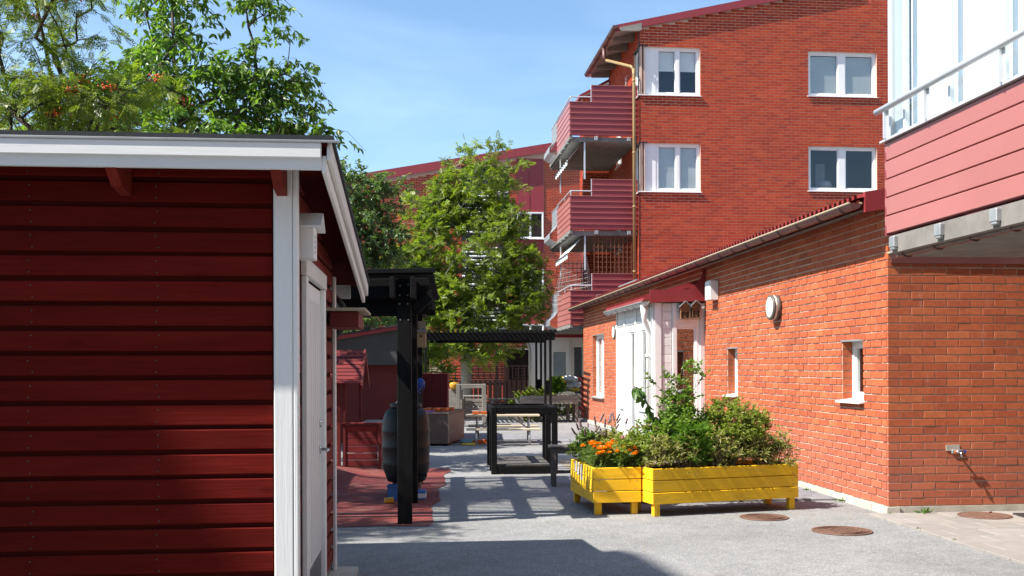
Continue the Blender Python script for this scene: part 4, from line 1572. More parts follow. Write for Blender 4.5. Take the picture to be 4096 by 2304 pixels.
# ------------------------------------------------------------------ red shed on the left
FSH = SV @ T(-1.136, 5.22) @ RZ(5.43)        # u to the right, v away; origin at its front right corner
shed = thing('shed', 'red weatherboard shed with white trim and black roof at the left', 'shed', FSH)
SL, SD = 3.6, 2.33
PITCH = .1222
m = MB()
m.prism([(-SL, .022, 0), (-SL, SD - .02, 0), (-SL, SD - .02, 2.17), (-SL, .022, 2.46)], (SL - .02, 0, 0))
core = m.build('wall_core', M_shed_d, shed, FSH)
rs_ = random.Random(12)
zb0 = 0.10
for k in range(20):
    z = zb0 + k * PITCH - .008
    board('board', shed, (SL - .10, .024, .099), (-SL / 2 - .05, .012 + rs_.uniform(-.002, .002), z + .050), M_shed, FSH,
          Matrix.Rotation(rs_.uniform(-.0022, .0022), 4, 'Y') @ Matrix.Rotation(rs_.uniform(-.02, .02), 4, 'X'), c=.005)
    zz = z + .050
    for (a, b) in ((.02, .30), (1.46, SD - .05)) if zz < 2.03 else ((.02, SD - .05),):
        board('board', shed, (.024, b - a, .093), (-.012 + rs_.uniform(-.002, .002), (a + b) / 2, zz), M_shed_y, FSH, c=.005)
nl = MB()
for k in range(20):
    z = zb0 + k * PITCH - .008
    for u in (-.66, -1.26, -1.86, -2.46):
        for dz in (.018, .075):
            uu = u + rs_.uniform(-.012, .012)
            nl.tube([(uu, .002, z + dz), (uu, -.0025, z + dz)], .0042, 6)
tag(nl.build('nail_heads', M_steel_dark, shed, FSH), kind='stuff')
# corner trims
board('corner_trim', shed, (.092, .024, 2.50), (-.048, -.014, 1.25), M_white_wz, FSH, c=.005)
board('corner_trim', shed, (.024, .075, 2.50), (.012, .0125, 1.25), M_white_wz, FSH, c=.005)
board('corner_trim', shed, (.022, .09, 2.12), (.011, SD - .045, 1.06), M_white_wy, FSH, c=.004)
# roof: falls to the back
rz = lambda v: 2.570 - .1235 * (v + .30)
uR = .212
r = MB()
r.prism([(-SL - .3, -.285, rz(-.285)), (-SL - .3, 3.08, rz(3.08)), (-SL - .3, 3.08, rz(3.08) - .02), (-SL - .3, -.285, rz(-.285) - .024)], (SL + .3 + uR + .012, 0, 0))
roof_s = r.build('roof', M_felt, shed, FSH)
m = MB()
m.prism([(-SL - .3, -.275, rz(-.275) - .026), (-SL - .3, 3.05, rz(3.05) - .026), (-SL - .3, 3.05, rz(3.05) - .045), (-SL - .3, -.275, rz(-.275) - .045)], (SL + .3 + uR - .02, 0, 0))
m.build('roof_decking', M_shed_d, roof_s, FSH)
board('drip_flashing', roof_s, (SL + .5, .008, .012), (-SL / 2 + .0, -.289, rz(-.30) - .031), M_zinc, FSH, c=.002)
board('fascia_board', roof_s, (SL + .27 + uR, .022, .072), (-(SL + .3) / 2 + uR / 2 - .032, -.275, rz(-.30) - .072), M_white_w, FSH, c=.004)
board('fascia_board', roof_s, (SL + .27 + uR, .022, .060), (-(SL + .3) / 2 + uR / 2 - .030, -.258, rz(-.30) - .132), M_white_w, FSH, c=.004)
slope = math.atan(0.1235)
for (u, du, dz, hh, lv) in ((uR - .012, .022, -.068, .092, 3.36), (uR - .035, .022, -.132, .085, 3.32)):
    board('barge_board', roof_s, (du, lv / math.cos(slope), hh), (u, -.285 + lv / 2 + .02, rz(-.285 + lv / 2) + dz), M_white_wy, FSH, Matrix.Rotation(-slope, 4, 'X'), c=.004)
board('rear_fascia', roof_s, (SL + .3, .022, .12), (-SL / 2 - .07, 3.00, rz(3.0) - .09), M_white_w, FSH, c=.004)
for u in (-.075, -.83, -1.6, -2.4, -3.2):
    mm = MB()
    mm.prism([(u, -.26, rz(-.26) - .048), (u, .10, rz(.1) - .048), (u, .10, rz(.1) - .215), (u, -.16, rz(-.16) - .215), (u, -.26, rz(-.26) - .16)], (.05, 0, 0))
    mm.build('rafter', M_shed_y, roof_s, FSH)
# door in the right wall
v0, v1 = .42, 1.33
m = MB()
m.cbox(-.03, .004, v0, v1, .02, 1.95, .003)
door = m.build('door', M_white_wz, shed, FSH)
board('door_casing', shed, (.03, .10, 1.95), (.016, v0 - .05, .985), M_white_wz, FSH)
board('door_casing', shed, (.03, .10, 1.95), (.016, v1 + .05, .985), M_white_wz, FSH)
board('door_head', shed, (.034, v1 - v0 + .24, .095), (.018, (v0 + v1) / 2, 2.01), M_white_wy, FSH)
m = MB()
for k in range(7):
    vv = v0 + .10 + k * .12
    m.box(.004, .0065, vv, vv + .105, .36, 1.86)
m.build('door_boards', M_white_wz, door, FSH)
MB().box(.0045, .007, v0 + .02, v1 - .02, .02, .34).build('kick_plate', M_kick, door, FSH)
m = MB()
m.tube([(.004, v1 - .07, .97), (.012, v1 - .07, .97)], .026, 14)
m.tube([(.01, v1 - .07, .97), (.055, v1 - .07, .97), (.06, v1 - .09, .97), (.06, v1 - .19, .968)], .009, 8)
m.build('handle', M_chrome, door, FSH, smooth=True)
MB().tube([(.004, v1 - .07, 1.13), (.016, v1 - .07, 1.13)], .024, 14).build('lock', M_chrome, door, FSH, smooth=True)
MB().box(-SL, -.015, -.01, SD, -.02, .10).build('plinth', M_concrete_d, shed, FSH)
sl2 = tag(MB().box(-.02, .17, SD - .5, SD + .05, .0, .035).build('doorstep', M_concrete, None, FSH), 'pale concrete slab at the rear corner of the shed', 'slab')

# white nesting box by the door
Fn = FSH @ T(.045, .19, 2.03)
t = thing('nest_box', 'white nesting box with small holes beside the shed door', 'nest box', Fn)
m = MB()
m.cbox(-.04, .045, -.075, .075, 0, .155, .003)
m.build('body', M_white_wz, t, Fn)
m = MB()
for q in (-1, 1):
    m.prism([(-.05, 0, .226), (-.05, q * .112, .150), (-.05, q * .112, .162), (-.05, 0, .240)], (.135, 0, 0))
m.prism([(.030, -.072, .155), (.030, .072, .155), (.030, 0, .215)], (.012, 0, 0))
m.build('roof', M_white_w, t, Fn)
m = MB()
for k in range(4):
    m.tube([(.046, .0 - .03, .035 + k * .026), (.0465, -.03, .035 + k * .026)], .009, 10)
m.each('hole', M_hole, t, Fn)

# wooden shelf box on the rear end of the side wall
Fb = FSH @ T(.03, 1.62, 1.74)
t = thing('wall_box', 'red box with a pale weathered top board on the rear of the shed wall', 'box', Fb)
MB().cbox(.0, .19, .06, .62, 0, .10, .004).build('body', M_red_wood, t, Fb)
m = MB()
m.cbox(-.02, .24, .0, .68, .105, .125, .005)
m.build('top_board', M_palew, t, Fb)
# hose reel behind the shed
Fr = FSH @ T(-.10, SD + .16, 1.85)
t = thing('hose_reel', 'black hose reel hung on the back corner of the shed', 'hose reel', Fr)
m = MB()
R_, r_ = .165, .028
nn = 32
for i in range(nn):
    for j in range(8):
        a, b = 2 * math.pi * i / nn, 2 * math.pi * j / 8
        m.v.append(((R_ + r_ * math.cos(b)) * math.cos(a), .05 + r_ * 1.4 * math.sin(b), (R_ + r_ * math.cos(b)) * math.sin(a)))
for i in range(nn):
    for j in range(8):
        m.f.append((i * 8 + j, ((i + 1) % nn) * 8 + j, ((i + 1) % nn) * 8 + (j + 1) % 8, i * 8 + (j + 1) % 8))
m.build('hose_coil', M_tyre, t, Fr, smooth=True)
m = MB().lathe([(.150, -.012), (.152, .012), (.128, .012), (.126, -.012)], 32)
m.xf(T(0, .02, 0) @ Matrix.Rotation(rad(90), 4, 'X'))
m.build('rim', M_galv, t, Fr, smooth=False)
m = MB().lathe([(.13, .0), (.13, .02), (.001, .02)], 24)
m.xf(T(0, .06, 0) @ Matrix.Rotation(rad(90), 4, 'X'))
m.build('hub', M_tyre, t, Fr)

# ------------------------------------------------------------------ near pergola, black stained
FP = SV @ T(-1.11, 9.90) @ RZ(3.69)
pg = thing('pergola', 'black stained pergola with slatted roof over the red play surface', 'pergola', FP)
for v in (0, 1.52, 3.35):
    board('post', pg, (.133, .133, 2.31), (0, v, 1.155), M_black_w, FP, c=.006)
    board('post', pg, (.133, .133, 2.27), (-2.75, v, 1.135), M_black_w, FP, c=.006)
    board('cross_beam', pg, (3.5, .045, .19), (-1.52 + .0, v + .092, 2.20), M_black_wx, FP, Matrix.Rotation(rad(-1.0), 4, 'Y'))
for u in (-.092, .092, -2.66, -1.27, -.62):
    board('long_beam', pg, (.045, 3.95, .19), (u, 1.62, 2.205 + (.0 if u > -1 else -.02)), M_black_wy, FP)
for k in range(33):
    board('slat', pg, (3.55, .045, .045), (-1.50, -.10 + k * .115, 2.332), M_black_wx, FP, Matrix.Rotation(rad(-1.0), 4, 'Y'), c=.004)
board('front_beam', pg, (3.50, .05, .27), (-1.52, .19, 2.09), M_black_wx, FP, Matrix.Rotation(rad(-1.0), 4, 'Y'))
board('front_board', pg, (3.60, .045, .045), (-1.50, -.155, 2.345), M_black_wx, FP, Matrix.Rotation(rad(-1.0), 4, 'Y'))
for (u, v) in ((.02, .45), (.02, 1.15)):
    pass
m = MB()
m.bar((.0, .10, 1.85), (.0, .55, 2.15), .05, .09)
m.bar((.10, .02, 2.02), (.25, .02, 2.16), .05, .09)
m.each('knee_brace', M_black_wy, pg, FP)
m = MB()
for (du, z) in ((-.035, 2.24), (.04, 2.25), (-.04, 2.15), (.035, 2.15), (-.04, 2.07), (.035, 2.07), (-.035, 1.92), (.04, 1.92)):
    m.tube([(du, -.067, z), (du, -.072, z)], .006, 8)
tag(m.build('screw', M_galv, pg, FP), kind='stuff')

# nest box on the second post, wooden
Fn = SV @ T(-1.128, 11.75, 1.70) @ Matrix.Diagonal((.7, .8, .82, 1))
t = thing('nest_box', 'bare wood nesting box hung on the black pergola post', 'nest box', Fn)
m = MB(); m.cbox(-.075, .075, -.06, .06, 0, .20, .003); m.build('body', M_nest, t, Fn)
m = MB(); m.prism([(-.085, -.085, .202), (.085, -.085, .202), (.085, .07, .225), (-.085, .07, .225), ], (0, 0, .014)); m.build('roof', M_greyw, t, Fn)
m = MB(); m.tube([(.0, -.061, .15), (.0, -.062, .15)], .016, 12); m.build('hole', M_hole, t, Fn)
m = MB(); m.box(-.06, .06, .06, .08, .2, .36); m.build('hanger', M_greywz, t, Fn)

# blue watering can hanging on the far post
Fw = SV @ T(-1.30, 12.9, 1.22) @ Matrix.Diagonal((.7, .7, .7, 1))
t = thing('watering_can', 'blue plastic can hanging on the pergola post above the barrel', 'watering can', Fw)
m = MB().lathe([(.055, 0), (.075, .01), (.078, .12), (.06, .17), (.03, .19)], 20)
m.xf(Matrix.Rotation(rad(35), 4, 'Y'))
m.build('body', M_dblue, t, Fw, smooth=True)
m = MB()
m.tube([(.05, 0, .18), (.11, 0, .15), (.14, 0, .06), (.12, 0, -.04)], .011, 8)
m.build('handle', M_dblue, t, Fw, smooth=True)
m = MB(); m.tube([(.02, -.07, .04), (.03, -.02, -.04), (.07, .0, -.1)], [.02, .016, .012], 8); m.build('spout', M_dblue, t, Fw, smooth=True)

# ------------------------------------------------------------------ far pergola with depthwise slats
FP2 = SV @ T(.70, 27.7) @ RZ(3.9)
pg2 = thing('pergola', 'far black pergola with toothed row of slats over the picnic yard', 'pergola', FP2)
for (u, v) in ((-.02, 0), (-.02, 2.9), (-3.3, 0), (-3.3, 2.9)):
    for du in (-.075, .065):
        board('post_plank', pg2, (.055, .13, 2.40), (u + du, v, 1.20), M_black_w, FP2)
    board('post_spacer', pg2, (.075, .10, .35), (u - .005, v, .95), M_black_w, FP2)
for v in (0, 2.9):
    for dv in (-.09, .09):
        board('cross_beam', pg2, (3.55, .045, .20), (-1.62, v + dv, 2.29), M_black_wx, FP2)
for k in range(29):
    board('slat', pg2, (.045, 3.6, .07), (-3.40 + k * .127, 1.45, 2.43), M_black_wy, FP2, Matrix.Rotation(rad(-28), 4, 'Y'))

# ------------------------------------------------------------------ rain barrel and small things by the post
Fbr = SV @ T(-1.335, 12.05, .17)
t = thing('rain_barrel', 'black plastic rain barrel standing behind the pergola post', 'barrel', Fbr)
prof = [(.19, 0), (.215, .01), (.235, .07), (.262, .14), (.266, .20), (.270, .215), (.266, .23), (.268, .38), (.274, .392), (.274, .412), (.268, .424), (.268, .56), (.274, .572), (.274, .592), (.268, .604),
        (.266, .68), (.255, .75), (.225, .81), (.19, .835), (.17, .84), (.17, .848), (.10, .85)]
MB().lathe(prof, 40).build('body', M_barrel, t, Fbr, smooth=True)
MB().lathe([(.175, .845), (.182, .85), (.182, .885), (.172, .895), (.03, .90), (.001, .90)], 32).build('lid', M_barrel, t, Fbr, smooth=True)
m = MB(); m.tube([(.17, -.20, .10), (.25, -.27, .10)], .016, 8); m.tube([(.25, -.27, .075), (.25, -.27, .135)], .012, 8); m.build('tap', M_barrel, t, Fbr, smooth=True)
m = MB(); m.tube([(-.10, -.15, .90), (-.02, -.2, .97), (.06, -.18, .98)], .008, 6); m.build('hose', M_galv, t, Fbr)
Fs = SV @ T(-1.335, 12.05, 0)
t = thing('barrel_stand', 'concrete blocks under the rain barrel', 'stand', Fs)
MB().cbox(-.16, .16, .0, .2, 0, .168, .01).build('block', M_concrete_d, t, Fs)
Fc = SV @ T(-1.40, 11.74, .006)
t = thing('blue_crate', 'light blue plastic crate in front of the rain barrel', 'crate', Fc)
m = MB()
m.box(-.10, .12, -.10, -.094, 0, .15); m.box(-.10, .12, .094, .10, 0, .15); m.box(-.10, -.094, -.10, .10, 0, .15); m.box(.114, .12, -.10, .10, 0, .15); m.box(-.10, .12, -.1, .1, 0, .008)
m.build('box', M_blue, t, Fc)
m = MB(); m.box(-.115, .135, -.115, -.095, .145, .155); m.box(-.115, .135, .095, .115, .145, .155); m.box(-.115, -.095, -.1, .1, .145, .155); m.box(.115, .135, -.1, .1, .145, .155)
m.build('rim', M_blue, t, Fc)
Fc = SV @ T(-1.13, 11.72, .006)
t = thing('paper_carton', 'blue and white carton right of the barrel foot', 'carton', Fc)
MB().cbox(-.05, .05, -.08, .08, 0, .10, .004).build('body', M_blue, t, Fc)
MB().box(-.051, .051, -.082, .04, .02, .07).build('label_band', M_white, t, Fc)
Fc = SV @ T(-1.485, 11.30, .042) @ RZ(20)
t = thing('cup', 'amber plastic cup lying on the red play surface', 'cup', Fc)
m = MB().lathe([(.030, 0), (.036, .09), (.038, .092), (.034, .09), (.028, .006), (.001, .006)], 20)
m.xf(Matrix.Rotation(rad(90), 4, 'Y'))
m.build('body', M_orangep, t, Fc, smooth=True)

# ------------------------------------------------------------------ little play stall
FPH = SV @ T(-2.60, 15.2) @ RZ(3)
t = thing('play_stall', 'small red wooden play stall with pitched board roof and counter', 'play stall', FPH)
for k in range(6):
    board('counter_board', t, (.50, .02, .094), (.25, 0, .09 + k * .10), M_red_wood, FPH, c=.006)
    board('counter_board', t, (.02, .60, .094), (.53, .32, .09 + k * .10), M_red_wood, FPH, c=.006)
    board('counter_board', t, (.30, .02, .094), (-.22, 0, .09 + k * .10), M_red_wood, FPH, c=.006)
for k in range(6, 12):
    board('wall_board', t, (.30, .02, .094), (-.22, .01, .09 + k * .10), M_red_wood, FPH, c=.006)
board('counter_top', t, (.58, .12, .022), (.26, .02, .67), M_red_wood, FPH)
board('counter_top', t, (.30, .75, .022), (.42, .40, .672), M_greyw, FPH)
for (u, v) in ((-.05, .0), (.53, .0), (-.05, .75)):
    board('post', t, (.045, .045, 1.30 if u < .4 else .66), (u, v - .012, .65 if u < .4 else .34), M_red_woodz, FPH)
board('post', t, (.045, .045, 1.25), (.02, .0, .66), M_red_woodz, FPH)
board('post', t, (.045, .045, .7), (.17, .78, 1.0), M_red_woodz, FPH)
board('sill_plank', t, (1.0, .6, .06), (.05, .3, .02), M_greyw, FPH)
# roof: ridge runs left-right; near slope faces the viewer
zr_, ze_, vr, ve = 1.72, 1.24, .42, -.12
for k in range(9):
    f0 = k / 9
    v = ve + (vr - ve) * (f0 + .055)
    z = ze_ + (zr_ - ze_) * (f0 + .055)
    sl_ = math.atan2(zr_ - ze_, vr - ve)
    board('roof_board', t, (.95 - .0 * k, .086, .014), (-.19, v, z + .012), M_red_wood, FPH, Matrix.Rotation(sl_ - .13, 4, 'X'), c=.004)
m = MB()
m.prism([(-.66, vr, zr_), (-.66, vr + .55, ze_), (-.66, vr + .56, ze_ + .016), (-.66, vr, zr_ + .02)], (.94, 0, 0))
m.build('roof_back_slope', M_red_wood, t, FPH)
m = MB()
m.bar((.285, ve - .02, ze_ - .05), (.285, vr, zr_), .022, .09)
m.bar((.285, vr, zr_), (.285, vr + .57, ze_ - .05), .022, .09)
m.each('barge_board', M_red_wood, t, FPH)

# ------------------------------------------------------------------ grey and red store behind
FST = SV @ T(-4.6, 20.2) @ RZ(2)
t = thing('store_shed', 'store with grey upper wall, red lower wall and slanted roof behind the play stall', 'shed', FST)
stz = lambda u: 1.98 + .30 * (u - .8) / 1.85
MB().prism([(-1.5, 0, 1.53), (2.25, 0, 1.53), (2.25, 0, stz(2.25)), (-1.5, 0, stz(-1.5))], (0, 2.2, 0)).build('upper_wall', M_greywall, t, FST)
MB().box(-1.5, 2.23, .25, 2.2, 0, 1.53).build('lower_wall', M_redwall, t, FST)
MB().prism([(-1.6, -.08, stz(-1.6)), (2.33, -.08, stz(2.33)), (2.33, -.08, stz(2.33) + .07), (-1.6, -.08, stz(-1.6) + .07)], (0, 2.4, 0)).build('roof_edge', M_red_steel, t, FST)
MB().prism([(-1.65, -.12, stz(-1.65) + .071), (2.38, -.12, stz(2.38) + .071), (2.38, -.12, stz(2.38) + .10), (-1.65, -.12, stz(-1.65) + .10)], (0, 2.5, 0)).build('roof', M_felt, t, FST)
MB().box(.80, .815, -.01, .0, 1.53, 2.0).build('cover_strip', M_galv, t, FST)
m = MB(); m.cbox(.42, .55, -.12, -.02, 1.80, 1.92, .006); m.bar((.48, -.05, 1.92), (.47, -.02, 2.02), .02, .02); m.build('flood_light', M_galv, t, FST)
# red ribbed bin enclosure
FBI = SV @ T(-2.10, 22.5) @ RZ(2)
t = thing('bin_enclosure', 'red vertically ribbed bin enclosure behind the brown box', 'enclosure', FBI)
MB().box(-.4, .50, .0, .7, .02, 1.33).build('body', M_redwall, t, FBI)
for k in range(20):
    board('rib', t, (.028, .014, 1.04), (-.37 + k * .045, -.007, .54), M_red_woodz, FBI, c=.004)
    board('rib', t, (.028, .014, .24), (-.37 + k * .045, -.007, 1.20), M_red_woodz, FBI, c=.004)
MB().box(-.42, .52, -.02, .72, 1.331, 1.35).build('lid', M_red_steel, t, FBI)

# ------------------------------------------------------------------ brown storage box with toys
FBX = SV @ T(-1.388, 19.7) @ RZ(-6.8)
t = thing('storage_box', 'brown plywood storage box with hand slot beside the picnic table', 'box', FBX)
m = MB(); m.cbox(-.95, 0, 0, 1.7, .04, .60, .006); m.build('body', M_brownply, t, FBX)
m = MB(); m.cbox(-.72, .012, -.012, 1.72, .604, .634, .004); m.build('lid', M_brownply, t, FBX)
m = MB(); m.box(-.012, .004, -.004, .012, .05, .60); m.box(-.72, .013, -.0135, -.0125, .604, .634); m.each('edge_strip', M_edge, t, FBX)
m = MB(); m.cbox(-.62, -.36, -.003, .01, .40, .43, .012); m.build('hand_slot', M_hole, t, FBX)
m = MB(); m.box(-.9, -.8, .05, .15, 0, .04); m.box(-.12, -.03, .05, .15, 0, .04); m.each('foot', M_black_w, t, FBX)
lay = [(-.46, .28, 0, .14), (-.30, .34, 15, .14), (-.18, .50, -8, .16), (-.34, .70, 4, .16), (-.12, .80, 0, .16), (-.50, .62, 8, .13)]
wh = ['leftmost', 'second', 'third', 'fourth', 'fifth', 'last']
for k, (u, v, a, w) in enumerate(lay):
    o = MB().cbox(-w / 2, w / 2, -.06, .06, 0, .062, .006).build('toy_brick', M_toy, None, FBX @ T(u, v, .636) @ RZ(a))
    tag(o, 'orange toy brick on the brown storage box, ' + ['nearest at the left', 'nearest in the middle', 'nearest at the right edge', 'second row', 'farthest at the right edge', 'farthest at the left'][k], 'toy brick', 'toy bricks on the storage box')
o = MB().cbox(-.16, .16, -.05, .05, 0, .022, .006).build('toy_plate', M_violet, None, FBX @ T(-.46, .10, .636) @ RZ(-4))
tag(o, 'flat violet toy piece at the front of the brown box lid', 'toy')

# ------------------------------------------------------------------ low picnic table
FPT = SV @ T(-.38, 20.4) @ RZ(1)
t = thing('picnic_table', 'low pale wooden picnic table with steel legs in the yard', 'picnic table', FPT)
for k in range(4):
    board('table_plank', t, (1.42, .125, .03), (0, -.20 + k * .133, .545), M_palew, FPT)
for v in (-.62, -.50, .50, .62):
    board('seat_plank', t, (1.40, .115, .03), (.01, v + .03, .30), M_palew, FPT)
for u in (-.50, .50):
    m = MB()
    m.tube([(u, -.62, .02), (u, -.60, .28), (u, .60, .28), (u, .62, .02)], .022, 8)
    m.tube([(u, -.16, .28), (u, -.14, .53), (u, .14, .53), (u, .16, .28)], .022, 8)
    m.build('leg_frame', M_galv, t, FPT, smooth=True)
    m = MB(); m.bar((u, 0, .28), (u * .35, 0, .52), .02, .03); m.build('brace', M_galv, t, FPT)
for k, (u, v) in enumerate(((-.52, .05), (-.36, .05), (-.24, .06))):
    o = MB().cbox(-.07, .07, -.05, .05, 0, .06, .006).build('toy_brick', M_toy, None, FPT @ T(u, v, .562) @ RZ(3 * k))
    tag(o, 'orange toy brick on the picnic table, ' + ['leftmost of three', 'middle of three', 'rightmost of three'][k], 'toy brick', 'toy bricks on the picnic table')
tag(MB().cbox(-.06, .06, -.04, .04, 0, .03, .006).build('toy_plate', M_tree_g, None, FPT @ T(-.04, .1, .562)), 'small green toy piece on the picnic table', 'toy')
for (s, tt, col, lab, nm) in ((-1.02, 20.05, M_ylw, 'flat yellow disc on the asphalt by the brown box', 'toy_disc'), (-.95, 20.55, M_teal, 'flat teal board leaning by the brown box', 'toy_board'),):
    if nm == 'toy_disc':
        o = MB().lathe([(.16, 0), (.17, .01), (.15, .022), (.001, .024)], 28).build(nm, col, None, SV @ T(s, tt, .004), smooth=True)
    else:
        o = MB().cbox(-.26, .26, -.12, .12, 0, .02, .006).build(nm, col, None, SV @ T(s, tt, .03) @ RZ(12) @ Matrix.Rotation(rad(9), 4, 'X'))
    tag(o, lab, 'toy')
for k, (s, tt) in enumerate(((-.86, 20.3), (-.68, 20.42))):
    tag(MB().cbox(-.10, .10, -.06, .06, 0, .07, .006).build('toy_brick', M_toy, None, SV @ T(s, tt, .001) @ RZ(8 * k)), 'orange toy brick lying on the asphalt, ' + ['next to the brown box', 'next to the picnic table leg'][k], 'toy brick', 'toy bricks on the ground')

# ------------------------------------------------------------------ black cube frame with plank deck
FCB = SV @ T(-.43, 14.43) @ RZ(4.3)
t = thing('climbing_cube', 'black timber climbing cube on a plank deck in front of the picnic table', 'climbing cube', FCB)
Wc, Dc, Hc = .92, 1.45, .927
for (u, v) in ((.04, .04), (Wc - .04, .04), (.04, Dc - .04), (Wc - .04, Dc - .04), (.04, .52), (Wc - .04, .95)):
    board('post', t, (.08, .08, Hc - .003), (u, v, Hc / 2), M_black_w, FCB, c=.004)
for v in (.04, Dc - .04, .55):
    board('rail', t, (Wc - .164, .075, .095), (Wc / 2, v, Hc - .05), M_black_wx, FCB)
for u in (.035, Wc - .035):
    board('rail', t, (.06, Dc - .166, .09), (u, Dc / 2, Hc - .052), M_black_wy, FCB)
board('deck_edge', t, (Wc - .164, .05, .10), (Wc / 2, .03, .055), M_black_wx, FCB)
board('deck_edge', t, (Wc - .164, .05, .10), (Wc / 2, Dc - .03, .055), M_black_wx, FCB)
for i in range(7):
    for j in range(2):
        board('deck_plank', t, (.104, .66, .028), (.15 + i * .107 - .03 + .0, .37 + j * .68, .122), M_bench, FCB)

# ------------------------------------------------------------------ weathered bench
FBE = SV @ T(.36, 12.9) @ RZ(2)
t = thing('bench', 'dark weathered backless bench beside the planter', 'bench', FBE)
for k in range(3):
    board('seat_plank', t, (1.15, .095, .028), (.545, .06 + k * .105, .485), M_bench, FBE)
for (u, v) in ((.03, .045), (.03, .28), (1.06, .045), (1.06, .28)):
    board('leg', t, (.055, .045, .47), (u, v, .235), M_bench, FBE)
board('apron', t, (1.03, .022, .06), (.545, .035, .44), M_bench, FBE)
board('stretcher', t, (1.03, .12, .03), (.545, .30, .16), M_bench, FBE)

# ------------------------------------------------------------------ grey frame, crate and benches further back
FGF = SV @ T(-1.60, 25.3) @ RZ(3)
t = thing('wooden_frame', 'weathered grey open wooden frame behind the picnic table', 'frame', FGF)
for (u, v) in ((.05, .05), (.68, .05), (.05, .7), (.68, .7)):
    board('post', t, (.09, .09, 1.07), (u, v, .535), M_greywz, FGF)
for v in (.05, .7):
    board('rail', t, (.54, .06, .09), (.365, v, 1.02), M_greyw, FGF)
for u in (.05, .68):
    board('rail', t, (.06, .56, .09), (u, .375, 1.02), M_greyw, FGF)
FCR = SV @ T(-1.50, 26.6)
t = thing('slatted_crate', 'grey slatted wooden crate inside the frame', 'crate', FCR)
for k in range(5):
    board('slat', t, (.58, .02, .085), (.28, 0, .22 + k * .105), M_greyw, FCR)
board('top', t, (.64, .55, .03), (.28, .26, .745), M_greyw, FCR)
for u in (0, .57):
    board('corner_post', t, (.05, .05, .73), (u, .0, .365), M_greywz, FCR)
    board('corner_post', t, (.05, .05, .73), (u, .48, .365), M_greywz, FCR)
    board('side_panel', t, (.02, .44, .55), (u, .24, .42), M_greyw, FCR)
tag(MB().lathe([(.05, 0), (.10, .02), (.12, .12), (.10, .17), (.001, .18)], 16).build('toy_bucket', M_orangep, None, SV @ T(-1.70, 26.2, .93), smooth=True), 'amber toy bucket left of the grey frame', 'bucket')
tag(MB().cbox(-.2, .2, -.15, .15, 0, .93, .01).build('plank_box', M_greyw, None, SV @ T(-1.70, 26.35, 0)), 'narrow grey plank box under the amber bucket', 'box')
FB2 = SV @ T(-.3, 31.5)
t = thing('bench', 'long plank bench in the shade against the fence', 'bench', FB2)
board('seat_plank', t, (2.4, .3, .05), (.4, 0, .52), M_greyw, FB2)
for u in (-.6, 1.3):
    board('leg', t, (.08, .28, .5), (u, 0, .25), M_greywz, FB2)
FB3 = SV @ T(.25, 28.9)
t = thing('play_table', 'grey wooden table with small toys left of the raised beds', 'table', FB3)
board('top', t, (1.5, .6, .05), (.3, 0, .70), M_greyw, FB3)
for (u, v) in ((-.4, -.25), (1.0, -.25), (-.4, .25), (1.0, .25)):
    board('leg', t, (.08, .08, .68), (u, v, .34), M_greywz, FB3)
tag(MB().lathe([(.05, 0), (.09, .02), (.10, .07), (.001, .08)], 14).build('toy_bowl', plain('red_plastic', (.55, .03, .06), .4), None, FB3 @ T(-.2, 0, .727), smooth=True), 'red toy bowl on the grey play table', 'bowl')
tag(MB().lathe([(.09, 0), (.10, .06), (.02, .09), (.001, .09)], 14).build('toy_pot', M_steel_dark, None, FB3 @ T(.35, 0, .727), smooth=True), 'dark toy pot on the grey play table', 'pot')


def raised_bed(F, w, d, zt, label, leg=.45):
    t = thing('raised_bed', label, 'raised bed', F)
    for k in range(2):
        z = zt - .06 - k * .115
        board('side_board', t, (w, .035, .11), (w / 2, 0, z), M_greyw, F)
        board('side_board', t, (w, .035, .11), (w / 2, d, z), M_greyw, F)
        for u in (0, w):
            board('end_board', t, (.035, d - .04, .11), (u - (.0176 if u else -.0176), d / 2, z), M_greyw, F)
    for (u, v) in ((.04, .05), (w - .04, .05), (.04, d - .05), (w - .04, d - .05)):
        board('leg', t, (.08, .08, zt - .03), (u, v + .02, (zt - .03) / 2), M_greywz, F)
    MB().box(.03, w - .03, .02, d - .02, zt - .15, zt - .05).build('soil', M_soil, t, F)
    return t


raised_bed(SV @ T(-.05, 28.0) @ RZ(3), 1.55, .9, .72, 'weathered raised bed on legs in front of the far pergola post')
raised_bed(SV @ T(.83, 30.6) @ RZ(3), .92, .9, .70, 'weathered raised bed right of the far pergola post')
FRP = SV @ T(1.70, 30.2)
t = thing('red_fence', 'short piece of red picket fence at the far corner of the brick wall', 'fence', FRP)
for k in range(3):
    board('picket', t, (.08, .03, 1.18), (.03 + k * .14, 0, .61), M_red_woodz, FRP)
board('rail', t, (.5, .05, .09), (.16, .04, 1.14), M_red_wood, FRP)
board('rail', t, (.5, .05, .09), (.16, .04, .30), M_red_wood, FRP)
# heap of white and yellow cushions
FSK = SV @ T(1.42, 31.2, .70)
t = thing('cushion_heap', 'heap of white and yellow rolled cushions on the raised bed end', 'cushions', FSK)


